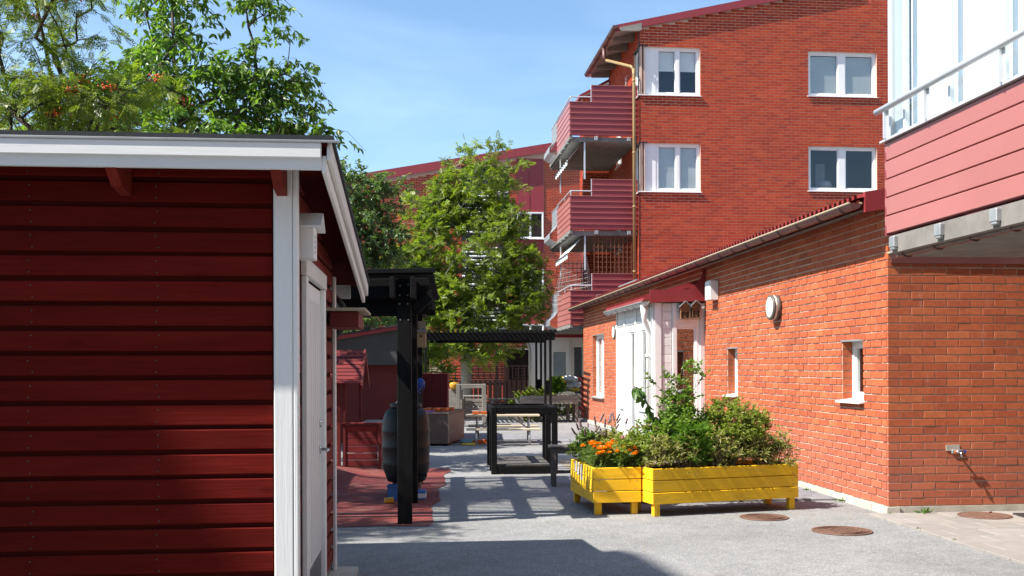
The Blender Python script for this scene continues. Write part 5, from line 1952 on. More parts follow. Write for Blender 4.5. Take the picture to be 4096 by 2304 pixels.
def blob(m, c, r, seed, n=18):
    rr = random.Random(seed)
    ph = [rr.uniform(0, 6.28) for _ in range(4)]
    k = len(m.v)
    for i in range(n + 1):
        th = math.pi * i / n
        for j in range(n * 2):
            a = math.pi * j / n
            q = 1 + .10 * math.sin(3 * a + ph[0] + 2 * th) + .08 * math.sin(5 * th + ph[1]) * math.cos(2 * a + ph[2])
            m.v.append((c[0] + r[0] * q * math.sin(th) * math.cos(a), c[1] + r[1] * q * math.sin(th) * math.sin(a), c[2] + r[2] * q * math.cos(th)))
    w = n * 2
    for i in range(n):
        for j in range(w):
            a, b = k + i * w + j, k + i * w + (j + 1) % w
            m.f.append((a, a + w, b + w, b))


for k, (c, r, mt) in enumerate((((-.02, 0, .42), (.26, .2, .10), M_sack), ((.18, .05, .26), (.18, .2, .11), M_sack), ((-.10, .02, .20), (.22, .2, .13), M_sack), ((-.22, -.05, .36), (.10, .15, .12), M_ylw), ((.10, -.08, .10), (.20, .12, .05), M_ylw))):
    m = MB(); blob(m, c, r, k); m.build('cushion', mt, t, FSK, smooth=True)

# ------------------------------------------------------------------ dark red fence with trellis at the back
FFE = SV @ T(-3.4, 36.5)
t = thing('fence', 'dark red plank fence with lattice top at the far end of the yard', 'fence', FFE)
for k in range(34):
    board('plank', t, (.135, .022, .98), (.10 + k * .168, 0, .55), M_dark_fence, FFE)
for z in (.25, .90):
    board('rail', t, (5.8, .04, .08), (2.9, .035, z), M_dark_fence, FFE)
for k in range(5):
    board('post', t, (.10, .10, 1.55), (.05 + k * 1.42, .075, .775), M_dark_fence, FFE)
for p in range(4):
    if p == 3:
        continue
    u0 = .13 + p * 1.42
    for i in range(6):
        board('lattice_bar', t, (.035, .02, .46), (u0 + .10 + i * .21, .06, 1.30), M_dark_fence, FFE)
    for j in range(5):
        board('lattice_bar', t, (1.26, .02, .035), (u0 + .63, .082, 1.10 + j * .105), M_dark_fence, FFE)
MB().box(-3.0, 3.6, 4.6, 4.7, 0, 2.0).build('carport_screen', M_dark_fence, t, FFE) if False else None
# ------------------------------------------------------------------ yellow planters
def planter(F, w, d, label, zt=.475, zb=.12):
    t = thing('planter', label, 'planter', F, 'yellow wooden planters')
    h = (zt - zb) / 3
    rr = random.Random(int(w * 100))
    for k in range(3):
        z = zb + h * (k + .5)
        board('plank', t, (round(w, 3), .026, h - .006), (w / 2, .013 + rr.uniform(-.002, .002), z), M_yellow, F, c=.005)
        board('plank', t, (round(w, 3), .026, h - .006), (w / 2, d - .013, z), M_yellow, F, c=.005)
        for u in (.013, w - .013):
            board('end_plank', t, (.026, round(d - .056, 3), h - .006), (u, d / 2, z), M_yellow_y, F, c=.005)
    for (u, v) in ((.06, .06), (w - .06, .06), (.06, d - .06), (w - .06, d - .06)):
        board('leg', t, (.065, .065, zb + .1), (u, v, (zb + .1) / 2), M_yellow_z, F, c=.004)
    m = MB()
    n = 16
    for j in range(n + 1):
        for i in range(n + 1):
            m.v.append((.026 + (w - .052) * i / n, .026 + (d - .052) * j / n, zt - .05 + rr.uniform(-.012, .012)))
    for j in range(n):
        for i in range(n):
            a = j * (n + 1) + i
            m.f.append((a, a + 1, a + n + 2, a + n + 1))
    m.build('soil', M_soil, t, F)
    m = MB()
    for k in range(3):
        z = zb + h * (k + .5)
        for u in (.055, w - .055):
            for dz in (-.035, .035):
                m.tube([(u + dz * .2, .0, z + dz), (u + dz * .2, -.0012, z + dz)], .006, 8)
    tag(m.build('screw', M_zinc, t, F), kind='stuff')
    return t


FP1 = SV @ T(.70, 10.40) @ RZ(9.5)
W1, D1 = .49, 1.08
P1 = planter(FP1, W1, D1, 'smaller yellow wooden planter with orange marigolds and paper signs')
FPL2 = SV @ T(1.272, 10.27) @ RZ(18.5)
W2, D2 = 1.65, .56
P2 = planter(FPL2, W2, D2, 'larger yellow wooden planter holding the green bushes')
for k, (v, z0, z1) in enumerate(((.52, .30, .46), (.68, .34, .47), (.82, .36, .475))):
    MB().box(-.004, -.0015, v - .045, v + .045, z0, z1).build('sign_card', M_sign, P1, FP1)


# ------------------------------------------------------------------ foliage tools
def rot_from_dirs(d, roll, droop=0.0):
    """rotation matrices (n,3,3) whose x axis is d, random roll"""
    d = d / np.linalg.norm(d, axis=1, keepdims=True)
    up = np.tile(np.array([0., 0., 1.]), (len(d), 1))
    bad = np.abs(d[:, 2]) > .95
    up[bad] = (1, 0, 0)
    y = np.cross(up, d)
    y /= np.linalg.norm(y, axis=1, keepdims=True)
    z = np.cross(d, y)
    c, s = np.cos(roll)[:, None], np.sin(roll)[:, None]
    y2 = y * c + z * s
    z2 = -y * s + z * c
    return np.stack([d, y2, z2], axis=2)


LEAF = (np.array([(0, 0, 0), (.30, -.5, .07), (.68, -.36, .05), (1, 0, -.10), (.68, .36, .05), (.30, .5, .07), (.5, 0, -.03)]),
        [(0, 1, 2, 6), (6, 2, 3), (6, 3, 4), (0, 6, 4, 5)])
LEAF_S = (np.array([(0, 0, 0), (.5, -.5, .06), (1, 0, -.04), (.5, .5, .06)]), [(0, 1, 2, 3)])


def pinnate(n=6):
    vs, fs = [], []
    for i in range(n):
        x = .15 + .75 * i / n
        for s in (-1, 1):
            k = len(vs)
            L_ = .30 * (1 - .25 * abs(i / n - .4))
            vs += [(x, 0, 0), (x + .06, s * L_ * .45, .03), (x + .17, s * L_, -.03), (x + .17, s * L_ * .4, .02)]
            fs.append((k, k + 1, k + 2, k + 3) if s < 0 else (k, k + 3, k + 2, k + 1))
    k = len(vs)
    vs += [(.85, 0, 0), (.95, -.07, .01), (1.12, 0, -.02), (.95, .07, .01)]
    fs.append((k, k + 1, k + 2, k + 3))
    return np.array(vs), fs


PIN = pinnate(5)


def pinnate_wide():
    vs, fs = [], []
    for i, x in enumerate((.12, .36, .60)):
        for s_ in (-1, 1):
            k = len(vs)
            L_ = .36 - .05 * i
            vs += [(x, 0, 0), (x + .03, s_ * L_ * .55, .05), (x + .20, s_ * L_, -.05), (x + .24, s_ * L_ * .45, .03)]
            fs.append((k, k + 1, k + 2, k + 3) if s_ < 0 else (k, k + 3, k + 2, k + 1))
    k = len(vs)
    vs += [(.78, 0, 0), (.92, -.12, .03), (1.14, 0, -.04), (.92, .12, .03)]
    fs.append((k, k + 1, k + 2, k + 3))
    return np.array(vs), fs


PINW = pinnate_wide()


def leaf_mesh(name, mat, pos, dirs, size, tmpl, width, parent, roll=None, seed=0):
    g_ = np.random.default_rng(seed)
    n = len(pos)
    if n == 0:
        return None
    if roll is None:
        roll = g_.normal(0, .7, n)
    R = rot_from_dirs(dirs, roll)
    tv, tf = tmpl
    tv = tv * np.array([1, width, 1])
    sz = np.asarray(size)
    if sz.ndim == 0:
        sz = np.full(n, float(sz))
    V = np.einsum('nij,kj->nki', R, tv) * sz[:, None, None] + pos[:, None, :]
    V = V.reshape(-1, 3)
    if parent is not None:
        im = np.array(MW[parent.name].inverted())
        V = V @ im[:3, :3].T + im[:3, 3]
    k = len(tv)
    me = bpy.data.meshes.new(name)
    # flat arrays for speed
    loops, starts, totals = [], [], []
    base = np.concatenate([np.array(f) for f in tf])
    cnt = np.array([len(f) for f in tf])
    L_all = (base[None, :] + (np.arange(n) * k)[:, None]).ravel()
    tot = np.tile(cnt, n)
    st = np.concatenate([[0], np.cumsum(tot)[:-1]])
    me.vertices.add(len(V)); me.loops.add(len(L_all)); me.polygons.add(len(tot))
    me.vertices.foreach_set('co', V.ravel())
    me.loops.foreach_set('vertex_index', L_all.astype(np.int32))
    me.polygons.foreach_set('loop_start', st.astype(np.int32))
    me.polygons.foreach_set('loop_total', tot.astype(np.int32))
    me.materials.append(mat)
    me.update(calc_edges=True)
    return put(name, me, parent, MW[parent.name] if parent is not None else I4)


BERRY = (np.array([(1, 0, 0), (-1, 0, 0), (0, 1, 0), (0, -1, 0), (0, 0, 1), (0, 0, -1)]) * .5,
         [(0, 2, 4), (2, 1, 4), (1, 3, 4), (3, 0, 4), (2, 0, 5), (1, 2, 5), (3, 1, 5), (0, 3, 5)])


def make_tree(name, label, base, trunk, ells, seed, leaf, mats, r_tip=.006, twigs=7, leaf_n=9, leaf_size=.1, leaf_w=.45,
              droop=.35, twig_len=.45, berries=0, min_r=.0, cat='tree', group=None, upright=0.0, extra=None, bright=None):
    """trunk: list of points (survey coords); ells: list of (centre, radii, count) crown clumps in survey coords"""
    g_ = np.random.default_rng(seed)
    M = SV @ T(*base)
    t = thing(name, label, cat, M, group)
    W = lambda p: SV @ Vector(p)
    nodes = [W(p) for p in trunk]
    par = [-1] + list(range(len(nodes) - 1))
    cl = []
    for (c, r, n) in ells:
        k = 0
        while k < n:
            q = g_.uniform(-1, 1, 3)
            d = np.linalg.norm(q)
            if d > 1 or (d < .35 and g_.random() < .6):
                continue
            cl.append(W((c[0] + q[0] * r[0], c[1] + q[1] * r[1], c[2] + q[2] * r[2])))
            k += 1
    if extra:
        cl += [W(p) for p in extra]
    root = nodes[len(trunk) // 2]
    cl.sort(key=lambda p: (p - root).length)
    tips = []
    for p in cl:
        best, bi = 1e9, 0
        for i in range(1, len(nodes)):
            q = nodes[i]
            d = (p - q).length + max(0, q.z - p.z + .15) * (.8 if upright == 0 else 1.6)
            if d < best:
                best, bi = d, i
        q = nodes[bi]
        L_ = (p - q).length
        if L_ < .05:
            continue
        nseg = 2 if L_ < .8 else 3
        prev = bi
        bend = Vector((g_.normal(0, .06), g_.normal(0, .06), .10 * L_ + upright * .1)) * min(1, L_)
        for s in range(1, nseg + 1):
            f = s / nseg
            pt = q.lerp(p, f) + bend * (4 * f * (1 - f))
            nodes.append(pt); par.append(prev)
            prev = len(nodes) - 1
        tips.append(prev)
    # pipe model radii
    w = np.zeros(len(nodes))
    for i in tips:
        w[i] += 1
    for i in range(len(nodes) - 1, 0, -1):
        w[par[i]] += max(w[i], .3)
    rad_ = np.maximum(r_tip * np.maximum(w, .5) ** .47, min_r)
    kids = {}
    for i in range(1, len(nodes)):
        kids.setdefault(par[i], []).append(i)
    m = MB()

    def chain(i0, i1):
        pts, rs = [nodes[i0]], [min(rad_[i0], rad_[i1] * 1.25)]
        cur = i1
        while True:
            pts.append(nodes[cur]); rs.append(rad_[cur])
            ks = kids.get(cur, [])
            if not ks:
                break
            ks = sorted(ks, key=lambda k: -rad_[k])
            for k in ks[1:]:
                chain(cur, k)
            cur = ks[0]
        m.tube(pts, [float(x) for x in rs], 7 if rs[0] > .03 else 4, caps=False)
    import sys
    sys.setrecursionlimit(5000)
    chain(0, 1)
    # twigs with leaves
    LP, LD, TW = [], [], []
    cen = sum(cl, Vector()) / len(cl)
    for ti in tips:
        p = nodes[ti]
        out = (p - nodes[par[ti]])
        if out.length > 0:
            out.normalize()
        for k in range(twigs):
            d = Vector((g_.normal(0, .8), g_.normal(0, .8), g_.normal(.05 + upright, .6))) + out * .9
            d.normalize()
            L_ = twig_len * g_.uniform(.55, 1.25)
            e = p + d * L_ + Vector((0, 0, -droop * L_ * .5))
            mid = p + d * L_ * .5
            TW.append((p, mid, e))
            for j in range(leaf_n):
                f = g_.uniform(.2, 1.05)
                q = p.lerp(e, f) if f > .5 else p.lerp(mid, f * 2)
                ld = d * .6 + Vector((g_.normal(0, .7), g_.normal(0, .7), g_.normal(-droop, .45)))
                LP.append(q); LD.append(ld)
    for (a, b, c) in TW:
        m.tube([a, b, c], [r_tip * .8, r_tip * .55, r_tip * .3], 3, caps=False)
    m.build('trunk', mats[0], t, smooth=True)
    LP, LD = np.array([tuple(x) for x in LP]), np.array([tuple(x) for x in LD]) + 1e-4
    sz = leaf_size * g_.uniform(.7, 1.25, len(LP))
    cr = leaf_mesh('crown', mats[1], LP, LD, sz, leaf, leaf_w, t, seed=seed)
    if berries:
        BP = []
        for ti in g_.choice(tips, min(berries, len(tips)), replace=False):
            p = np.array(nodes[ti]) + g_.normal(0, .15, 3)
            for k in range(26):
                q = g_.normal(0, 1, 3) * np.array([.045, .045, .022])
                BP.append(p + q)
        BP = np.array(BP)
        leaf_mesh('berries', M_berry, BP, g_.normal(0, 1, BP.shape), .022, BERRY, 1.0, t, seed=seed + 1)
    return t


# cherry tree behind the shed
make_tree('cherry_tree', 'tall cherry tree with drooping pointed leaves rising behind the shed roof', (-5.0, 15.2, 0),
          [(-5.0, 15.2, 0), (-5.02, 15.2, 1.5), (-4.95, 15.2, 3.0), (-4.9, 15.2, 4.4), (-5.0, 15.15, 5.6), (-5.05, 15.2, 6.8), (-5.1, 15.2, 7.6)],
          [((-5.2, 15.2, 6.4), (.6, .7, .9), 32), ((-4.9, 15.2, 5.5), (1.25, .8, .5), 50), ((-6.3, 15.3, 5.2), (.85, .8, .5), 30), ((-3.75, 15.2, 5.55), (.5, .5, .5), 24),
           ((-3.75, 15.1, 6.4), (.26, .3, .6), 10), ((-4.35, 15.2, 4.9), (1.3, .7, .32), 34), ((-5.1, 15.3, 4.2), (1.6, .8, .5), 16), ((-4.6, 13.9, 4.5), (.9, .5, .35), 18), ((-5.2, 15.3, 7.5), (.5, .6, .5), 8)],
          41, LEAF, (M_bark, M_leaf_ch), r_tip=.0065, twigs=5, leaf_n=12, leaf_size=.115, leaf_w=.42, droop=.85, twig_len=.46,
          extra=[(-3.25, 15.0, 5.60), (-3.08, 15.0, 5.70), (-3.3, 15.0, 6.12), (-3.2, 15.0, 5.25), (-3.05, 15.0, 5.1), (-2.75, 14.9, 4.88), (-2.9, 15.0, 4.82)])
# rowan at the far left
make_tree('rowan_tree', 'rowan tree with orange berry clusters at the far left above the shed', (-4.75, 10.6, 0),
          [(-4.75, 10.6, 0), (-4.78, 10.6, 1.4), (-4.72, 10.6, 2.6), (-4.78, 10.6, 3.4), (-4.72, 10.6, 4.3), (-4.9, 10.6, 5.2), (-5.0, 10.6, 6.0)],
          [((-5.0, 10.6, 5.0), (.8, .8, .9), 50), ((-4.6, 10.6, 4.1), (.8, .8, .38), 34), ((-4.0, 10.6, 4.15), (.5, .6, .25), 12), ((-5.3, 10.7, 4.0), (.7, .8, .5), 30),
           ((-4.5, 10.6, 5.55), (.6, .5, .25), 14), ((-3.5, 10.7, 3.72), (.5, .5, .16), 10)],
          42, PIN, (M_bark, M_leaf_ro), r_tip=.0055, twigs=5, leaf_n=6, leaf_size=.145, leaf_w=.9, droop=.4, twig_len=.32, berries=52,
          extra=[(-4.15, 10.5, 5.45), (-3.95, 10.5, 5.35)])
# bird cherry between shed and far building
make_tree('bird_cherry_tree', 'dense grey-green tree left of the rowan in front of the far building', (-4.3, 29.0, 0),
          [(-4.3, 29, 0), (-4.35, 29, 1.5), (-4.25, 29, 3.0), (-4.4, 29, 4.2), (-4.5, 29, 5.4)],
          [((-4.85, 29.0, 4.6), (1.05, 1.2, 1.7), 80), ((-5.5, 29.0, 5.2), (.8, .9, 1.2), 40), ((-4.5, 29.0, 2.6), (1.05, 1.1, .9), 44), ((-4.6, 29, 6.2), (.95, .7, .6), 30), ((-3.95, 29, 5.1), (.6, .7, .9), 30)],
          43, LEAF, (M_bark, M_leaf_bc), r_tip=.007, twigs=6, leaf_n=22, leaf_size=.12, leaf_w=.42, droop=.55, twig_len=.58,
          extra=[(-3.5, 28.8, 6.45), (-3.7, 28.8, 5.7), (-5.2, 28.8, 6.8), (-3.9, 28.9, 6.7), (-3.65, 28.8, 5.1), (-5.0, 28.8, 6.9)])
# rowan in the middle
make_tree('rowan_tree', 'large rowan tree with scattered red berries in the middle of the view', (-1.80, 33.8, 0),
          [(-1.80, 33.8, 0), (-1.82, 33.8, 1.2), (-1.78, 33.8, 2.3), (-1.85, 33.8, 3.4), (-1.75, 33.8, 4.6), (-1.7, 33.8, 5.8), (-1.6, 33.8, 7.0), (-1.5, 33.8, 8.0)],
          [((-1.8, 33.8, 5.0), (2.0, 1.5, 1.9), 185), ((-3.2, 33.6, 3.7), (1.35, 1.2, 1.5), 100), ((-1.25, 33.5, 3.3), (1.7, 1.3, 1.3), 95), ((-.15, 33.6, 4.0), (.95, 1.1, 1.3), 56),
           ((-1.5, 33.8, 7.4), (1.25, .8, 1.0), 50), ((-2.8, 33.8, 6.3), (1.15, .8, 1.0), 50), ((-.6, 33.7, 6.2), (.95, .8, 1.0), 42), ((-2.0, 33.2, 2.2), (1.6, 1.0, .5), 44), ((-3.9, 33.6, 4.4), (.7, .8, 1.0), 40)],
          44, PINW, (M_palebark, M_leaf_ro), r_tip=.008, twigs=6, leaf_n=5, leaf_size=.21, leaf_w=1.0, droop=.3, twig_len=.42, berries=70, upright=.15,
          extra=[(.40, 33.2, 4.9), (.2, 33.2, 5.0), (-3.7, 33.5, 6.1), (-3.5, 33.5, 6.8), (-2.7, 33.6, 7.4), (-.5, 33.5, 8.3), (-.1, 33.4, 7.9), (.55, 33.4, 4.4), (-1.5, 33.6, 8.5), (-1.8, 33.6, 8.3), (-1.1, 33.6, 8.6)])
# lilac behind the shed that keeps the store in shade
make_tree('lilac_tree', 'broad green tree hidden behind the shed, shading the play stall', (-5.4, 18.4, 0),
          [(-5.4, 18.4, 0), (-5.4, 18.4, 1.2), (-5.35, 18.4, 2.4), (-5.3, 18.4, 3.4)],
          [((-5.5, 18.4, 4.0), (1.8, 1.3, 1.0), 130)], 46, LEAF, (M_bark, M_leaf_bc), r_tip=.007, twigs=6, leaf_n=9, leaf_size=.17, leaf_w=.6, droop=.3, twig_len=.5)
make_tree('rowan_tree', 'rowan standing left of the shed just outside the view', (-6.6, 7.9, 0),
          [(-6.6, 7.9, 0), (-6.6, 7.9, 1.5), (-6.5, 7.9, 3.0), (-6.3, 7.9, 4.2), (-6.1, 7.9, 5.2)],
          [((-5.7, 7.9, 5.0), (1.0, .7, .9), 46)], 47, PIN, (M_bark, M_leaf_ro), r_tip=.006, twigs=5, leaf_n=5, leaf_size=.17, leaf_w=1.0, droop=.35, twig_len=.30, berries=10)
# shrub by the bin enclosure
make_tree('shrub', 'leafy pale green shrub behind the red bin enclosure', (-2.6, 30.0, 0), [(-2.6, 30, 0), (-2.6, 30, .5), (-2.58, 30, 1.0)],
          [((-2.6, 30, 1.35), (.55, .5, .75), 34)], 45, LEAF, (M_stem, M_leaf_ro), r_tip=.006, twigs=5, leaf_n=8, leaf_size=.14, leaf_w=.4, droop=.1, twig_len=.3, cat='shrub', upright=.3)

# ------------------------------------------------------------------ plants in the planters


def bush(name, label, base, ells, seed, leaf, mat, size, w, twigs, leaf_n, tl, droop=.1, upright=.25, extra=None, tip=.0022, stem=None, cat='plant', flowers=None, group=None):
    tr_ = [(base[0], base[1], base[2]), (base[0], base[1], base[2] + .06), (base[0] + .01, base[1], base[2] + .14)]
    t = make_tree(name, label, base, tr_, ells, seed, leaf, (stem or M_stem, mat), r_tip=tip, twigs=twigs, leaf_n=leaf_n, leaf_size=size, leaf_w=w, droop=droop, twig_len=tl,
                  cat=cat, upright=upright, extra=extra, group=group)
    if flowers:
        fm, n, fs, fw = flowers
        g_ = np.random.default_rng(seed + 5)
        P = []
        tot = sum(e[2] for e in ells)
        for (c, r, k) in ells:
            for i in range(max(1, int(n * k / tot))):
                a, b = g_.uniform(0, 6.28), g_.uniform(.1, 1.0)
                q = np.array([c[0] + r[0] * b * math.cos(a) * 1.05, c[1] + r[1] * b * math.sin(a) * 1.05, c[2] + r[2] * math.sqrt(max(0, 1 - b * b * .9)) * 1.1])
                P.append(np.array(SV @ Vector(q)))
        pts, ds = [], []
        for p in P:
            for j in range(14):
                a = g_.normal(0, 1, 3); a[2] = abs(a[2]) * .4
                a /= np.linalg.norm(a)
                pts.append(p + g_.normal(0, fs * .15, 3)); ds.append(a)
        fo = leaf_mesh('flowers', fm, np.array(pts), np.array(ds), fs * .55, LEAF_S, fw, t, seed=seed)
        tag(fo, kind='stuff')
    return t


def on2(u, v, z=0.0):
    p = SV.inverted() @ (FPL2 @ Vector((u, v, z)))
    return (p.x, p.y, z)


def on1(u, v, z=0.0):
    p = SV.inverted() @ (FP1 @ Vector((u, v, z)))
    return (p.x, p.y, z)


def E(f, u, v, z, r, n):
    return (f(u, v, z), r, n)


zs = .43
bush('spirea_bush', 'rounded dense green bush with brownish spent heads at the right of the larger planter', on2(1.05, .30, zs),
     [E(on2, 1.05, .32, .80, (.36, .26, .27), 110), E(on2, .78, .34, .72, (.28, .24, .22), 55), E(on2, 1.32, .32, .70, (.22, .22, .22), 45)], 51, LEAF, M_leaf_sp, .034, .42, 6, 11, .12, .1, .3,
     flowers=(M_spent, 45, .026, .6), stem=M_bark, cat='bush')
bush('rose_bush', 'tall loose green bush in the larger planter in front of the porch window', on2(.42, .40, zs),
     [E(on2, .47, .42, .86, (.22, .20, .26), 60), E(on2, .50, .44, 1.16, (.12, .14, .15), 12), E(on2, .28, .40, .70, (.22, .2, .20), 40)], 52, LEAF, M_leaf_rs, .042, .50, 6, 8, .14, .15, .25,
     extra=[on2(.72, .45, 1.42), on2(.62, .44, 1.40), on2(.40, .44, 1.34), on2(.55, .44, 1.44), on2(.80, .46, 1.36), on2(.26, .45, 1.28)], flowers=(M_pink, 10, .035, .8), cat='bush')
bush('leafy_bush', 'low spreading green bush at the left rear of the larger planter', on2(.14, .36, zs),
     [E(on2, .10, .38, .66, (.24, .22, .20), 60), E(on2, -.10, .42, .60, (.14, .2, .14), 22)], 53, LEAF, M_leaf_sp, .036, .45, 6, 9, .12, .1, .25, flowers=(M_pink, 12, .03, .8), cat='bush')
bush('cosmos_plant', 'feathery bright green plant in the middle of the larger planter', on2(.50, .16, zs),
     [E(on2, .50, .17, .66, (.14, .10, .20), 50), E(on2, .64, .18, .62, (.10, .09, .16), 26)], 54, PIN, M_leaf_fe, .075, .8, 6, 7, .10, .1, .5, flowers=(M_violetf, 9, .03, .9))
# drying calendulas along the front edge
for k, (u, w_) in enumerate(((.14, .12), (.40, .14), (.72, .12), (.96, .16), (1.24, .16), (1.48, .13))):
    labs = ['first from the left', 'second from the left', 'third from the left', 'third from the right', 'second from the right', 'rightmost']
    bush('calendula_plant', 'drying straw-coloured plant at the front of the larger planter, ' + labs[k], on2(u, .10, zs),
         [E(on2, u, .10, .545, (w_, .07, .11), 26)], 60 + k, LEAF, M_leaf_dr, .055, .22, 6, 6, .10, .1, .5, stem=M_dry, flowers=(M_spent, 9, .030, .8), group='drying plants along the planter front',
         extra=[on2(u + .05, .08, .72), on2(u - .06, .1, .70)])
# sunflower with a hanging head
SFb = on2(.26, .50, zs)
t = thing('sunflower', 'drooping sunflower with large limp leaves in front of the white porch', 'sunflower', SV @ T(*SFb))
pts = [on2(.30, .50, zs), on2(.27, .50, .80), on2(.20, .50, 1.05), on2(.10, .48, 1.24), on2(.02, .46, 1.27)]
MB().tube([SV @ Vector(p) for p in pts], [.011, .010, .009, .008, .007], 8).build('stem', M_stem, t, smooth=True)
g_ = np.random.default_rng(9)
lp, ld = [], []
for k in range(24):
    f = g_.uniform(.40, 1.0)
    i = min(int(f * 4), 3)
    q = (SV @ Vector(pts[i])).lerp(SV @ Vector(pts[i + 1]), f * 4 - i)
    lp.append(tuple(q)); ld.append((g_.normal(0, .5), g_.normal(0, .5), -1.0))
leaf_mesh('leaves', M_leaf_sf, np.array(lp), np.array(ld), g_.uniform(.09, .16, 24), LEAF, .5, t, seed=4, roll=g_.uniform(-3, 3, 24))
# marigolds in the smaller planter
marl = ['front right', 'front left', 'back right', 'back left']
for k, (u, v) in enumerate(((.36, .13), (.14, .15), (.33, .42), (.12, .48))):
    t = bush('marigold_plant', 'orange marigold plant in the smaller planter, ' + marl[k], on1(u, v, zs),
             [E(on1, u, v, .525, (.13, .12, .07), 44)], 70 + k, PIN, M_leaf_mg, .055, .75, 6, 6, .07, .1, .4, group='marigolds in the smaller planter')
    gg = np.random.default_rng(80 + k)
    pts_, ds_ = [], []
    for i in range(17 if k < 3 else 8):
        c = np.array(SV @ Vector(on1(u + gg.uniform(-.12, .12), v + gg.uniform(-.13, .10), (.625 if k < 2 else .66) + gg.uniform(-.03, .04))))
        rr = gg.uniform(.022, .032)
        for j in range(44):
            d = gg.normal(0, 1, 3); d[2] = abs(d[2]) * .8 + .05
            d /= np.linalg.norm(d)
            pts_.append(c + d * rr * .25); ds_.append(d + np.array([0, 0, .1]))
    leaf_mesh('flower_heads', M_marig, np.array(pts_), np.array(ds_), .027, LEAF_S, .85, t, seed=k)
# hyssop spikes behind the marigolds
for k, (u, v, n) in enumerate(((.10, .75, 8), (.30, .78, 9), (.40, .62, 7))):
    lab = ['at the far left corner', 'at the middle rear', 'at the right rear'][k]
    t = bush('hyssop_plant', 'hyssop with faded purple flower spikes in the smaller planter, ' + lab, on1(u, v, zs),
             [E(on1, u, v, .60, (.12, .12, .14), 34)], 90 + k, LEAF, M_leaf_dr if k else M_leaf_mg, .050, .5, 5, 6, .10, .2, .4, group='hyssop in the smaller planter')
    gg = np.random.default_rng(95 + k)
    sp_, st_ = MB(), MB()
    for i in range(n):
        a = Vector(on1(u + gg.uniform(-.05, .05), v + gg.uniform(-.06, .06), .60))
        b = Vector(on1(u + gg.uniform(-.16, .16), v + gg.uniform(-.14, .14), .74 + gg.uniform(0, .17)))
        a, b = SV @ a, SV @ b
        st_.tube([a, b], .003, 4)
        c = b + (b - a).normalized() * gg.uniform(.06, .12)
        nn = 7
        sp_.tube([b.lerp(c, q / nn) for q in range(nn + 1)], [.006 + (.008 if q % 2 else .004) * (1 - q / nn * .6) for q in range(nn)] + [.002], 6)
    tag(st_.build('stems', M_stem, t), kind='stuff')
    tag(sp_.build('flower_spikes', M_spike, t), kind='stuff')
# thin weed with yellow flowers between planter and porch
bush('tall_weed', 'thin weed with small yellow flowers growing beside the porch', (2.0, 13.9, 0.02), [((2.0, 13.9, .45), (.12, .12, .42), 24)], 97, LEAF, M_leaf_fe, .05, .25, 4, 4, .10, .1, .6,
     flowers=(M_ylw, 6, .03, .8))
bush('porch_shrub', 'small green shrub at the foot of the porch beyond the planters', (2.42, 13.6, 0.02), [((2.42, 13.6, .25), (.28, .25, .24), 60)], 98, LEAF, M_leaf_sp, .05, .45, 5, 9, .12)
# growth in the raised beds
for k, (s, tt, z, rr_, n, lab) in enumerate(((.35, 28.5, .72, (.5, .3, .09), 30, 'low green plants growing in the front raised bed'), (.98, 31.0, .88, (.2, .25, .16), 16, 'leafy squash plants growing in the right raised bed'),
                                             (.1, 29.2, .28, (.6, .3, .26), 40, 'wild green growth under the front raised bed'), (1.15, 31.9, .30, (.7, .3, .26), 60, 'tall green growth behind the right raised bed'))):
    bush('bed_plants', lab, (s, tt, z - rr_[2] if k > 1 else .6), [((s, tt, z), rr_, n)], 100 + k, LEAF, M_leaf_sp if k != 1 else M_leaf_rs, .09 if k != 1 else .16, .5, 5, 7, .16, .2, .3)

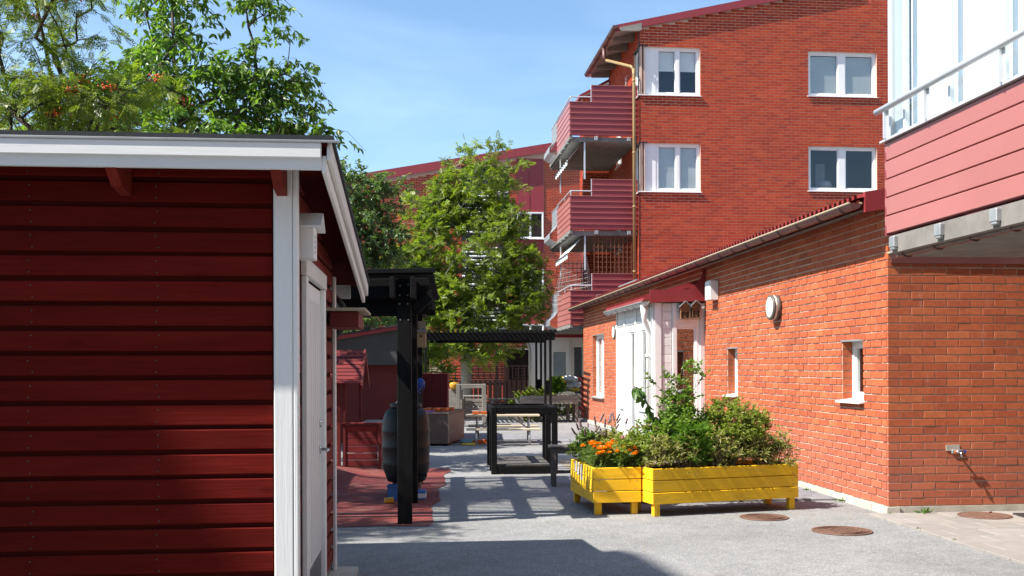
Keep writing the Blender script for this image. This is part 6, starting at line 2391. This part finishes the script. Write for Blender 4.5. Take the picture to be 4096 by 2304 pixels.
# ------------------------------------------------------------------ weeds, leaf and litter at the wall foot
def weed(x, y, s, label, seed):
    g_ = np.random.default_rng(seed)
    M = T(x, y, .004)
    t = thing('weed', label, 'weed', M)
    n = int(10 + s * 60)
    p = np.tile(np.array([x, y, .012]), (n, 1)) + g_.normal(0, s * .25, (n, 3)) * np.array([1, .6, .1])
    d = g_.normal(0, 1, (n, 3)); d[:, 2] = np.abs(d[:, 2]) * .6 + .1
    leaf_mesh('leaves', M_weed, p, d, g_.uniform(.6, 1.2, n) * s, LEAF, .3, t, seed=seed)


weed(LX + .33, LY0 - .06, .09, 'small green weed at the foot of the front brick wall', 1)
weed(LX - .09, 11.85, .06, 'tiny weed left of the brick corner below the small window', 2)
weed(LX - .07, 10.95, .06, 'tiny weed at the plinth just before the brick corner', 3)
weed(LX - .02, LY0 - .07, .035, 'tiny weed right at the brick corner', 4)
weed(4.50, 8.95, .03, 'small tuft of grass on the slab edge nearer the corner', 5)
weed(4.50, 8.35, .03, 'small tuft of grass on the slab edge nearer the viewer', 6)
weed(3.9, 28.9, .12, 'patch of weeds at the far corner of the brick wall', 7)
M = T(LX + .92, LY0 - .22, .022)
o = leaf_mesh('fallen_leaf', M_berry, np.array([[0, 0, 0.]]), np.array([[1., .3, .35]]), .05, LEAF, .6, None, seed=3)
o.matrix_world = M; MW[o.name] = M
tag(o, 'curled red fallen leaf on the paving slabs', 'leaf')

# dry leaves and grit blown together on the asphalt
g_ = np.random.default_rng(77)
P_ = []
for (cs, ct, rs_, rt, n) in ((-.9, 11.3, .12, 1.2, 60), (.4, 10.1, 1.2, .5, 26), (-.4, 8.3, .9, .5, 40), (2.4, 9.6, 1.6, .6, 26), (-.35, 15.2, .06, .4, 40), (.9, 11.0, .3, .3, 26), (3.3, 11.2, .5, .15, 24), (-1.2, 18.5, .6, .8, 30)):
    for i in range(n):
        q = SV @ Vector((cs + g_.normal(0, rs_), ct + g_.normal(0, rt), .012))
        P_.append(tuple(q))
P_ = np.array([p for p in P_ if p[0] < 4.4])
D_ = g_.normal(0, 1, P_.shape); D_[:, 2] = np.abs(D_[:, 2]) * .12
o = leaf_mesh('leaf_litter', M_leaf_dr, P_, D_, g_.uniform(.012, .032, len(P_)), LEAF, .5, None, seed=78, roll=g_.normal(0, .3, len(P_)))
tag(o, 'small dry leaves and bits scattered over the asphalt', 'leaf litter', kind='stuff')
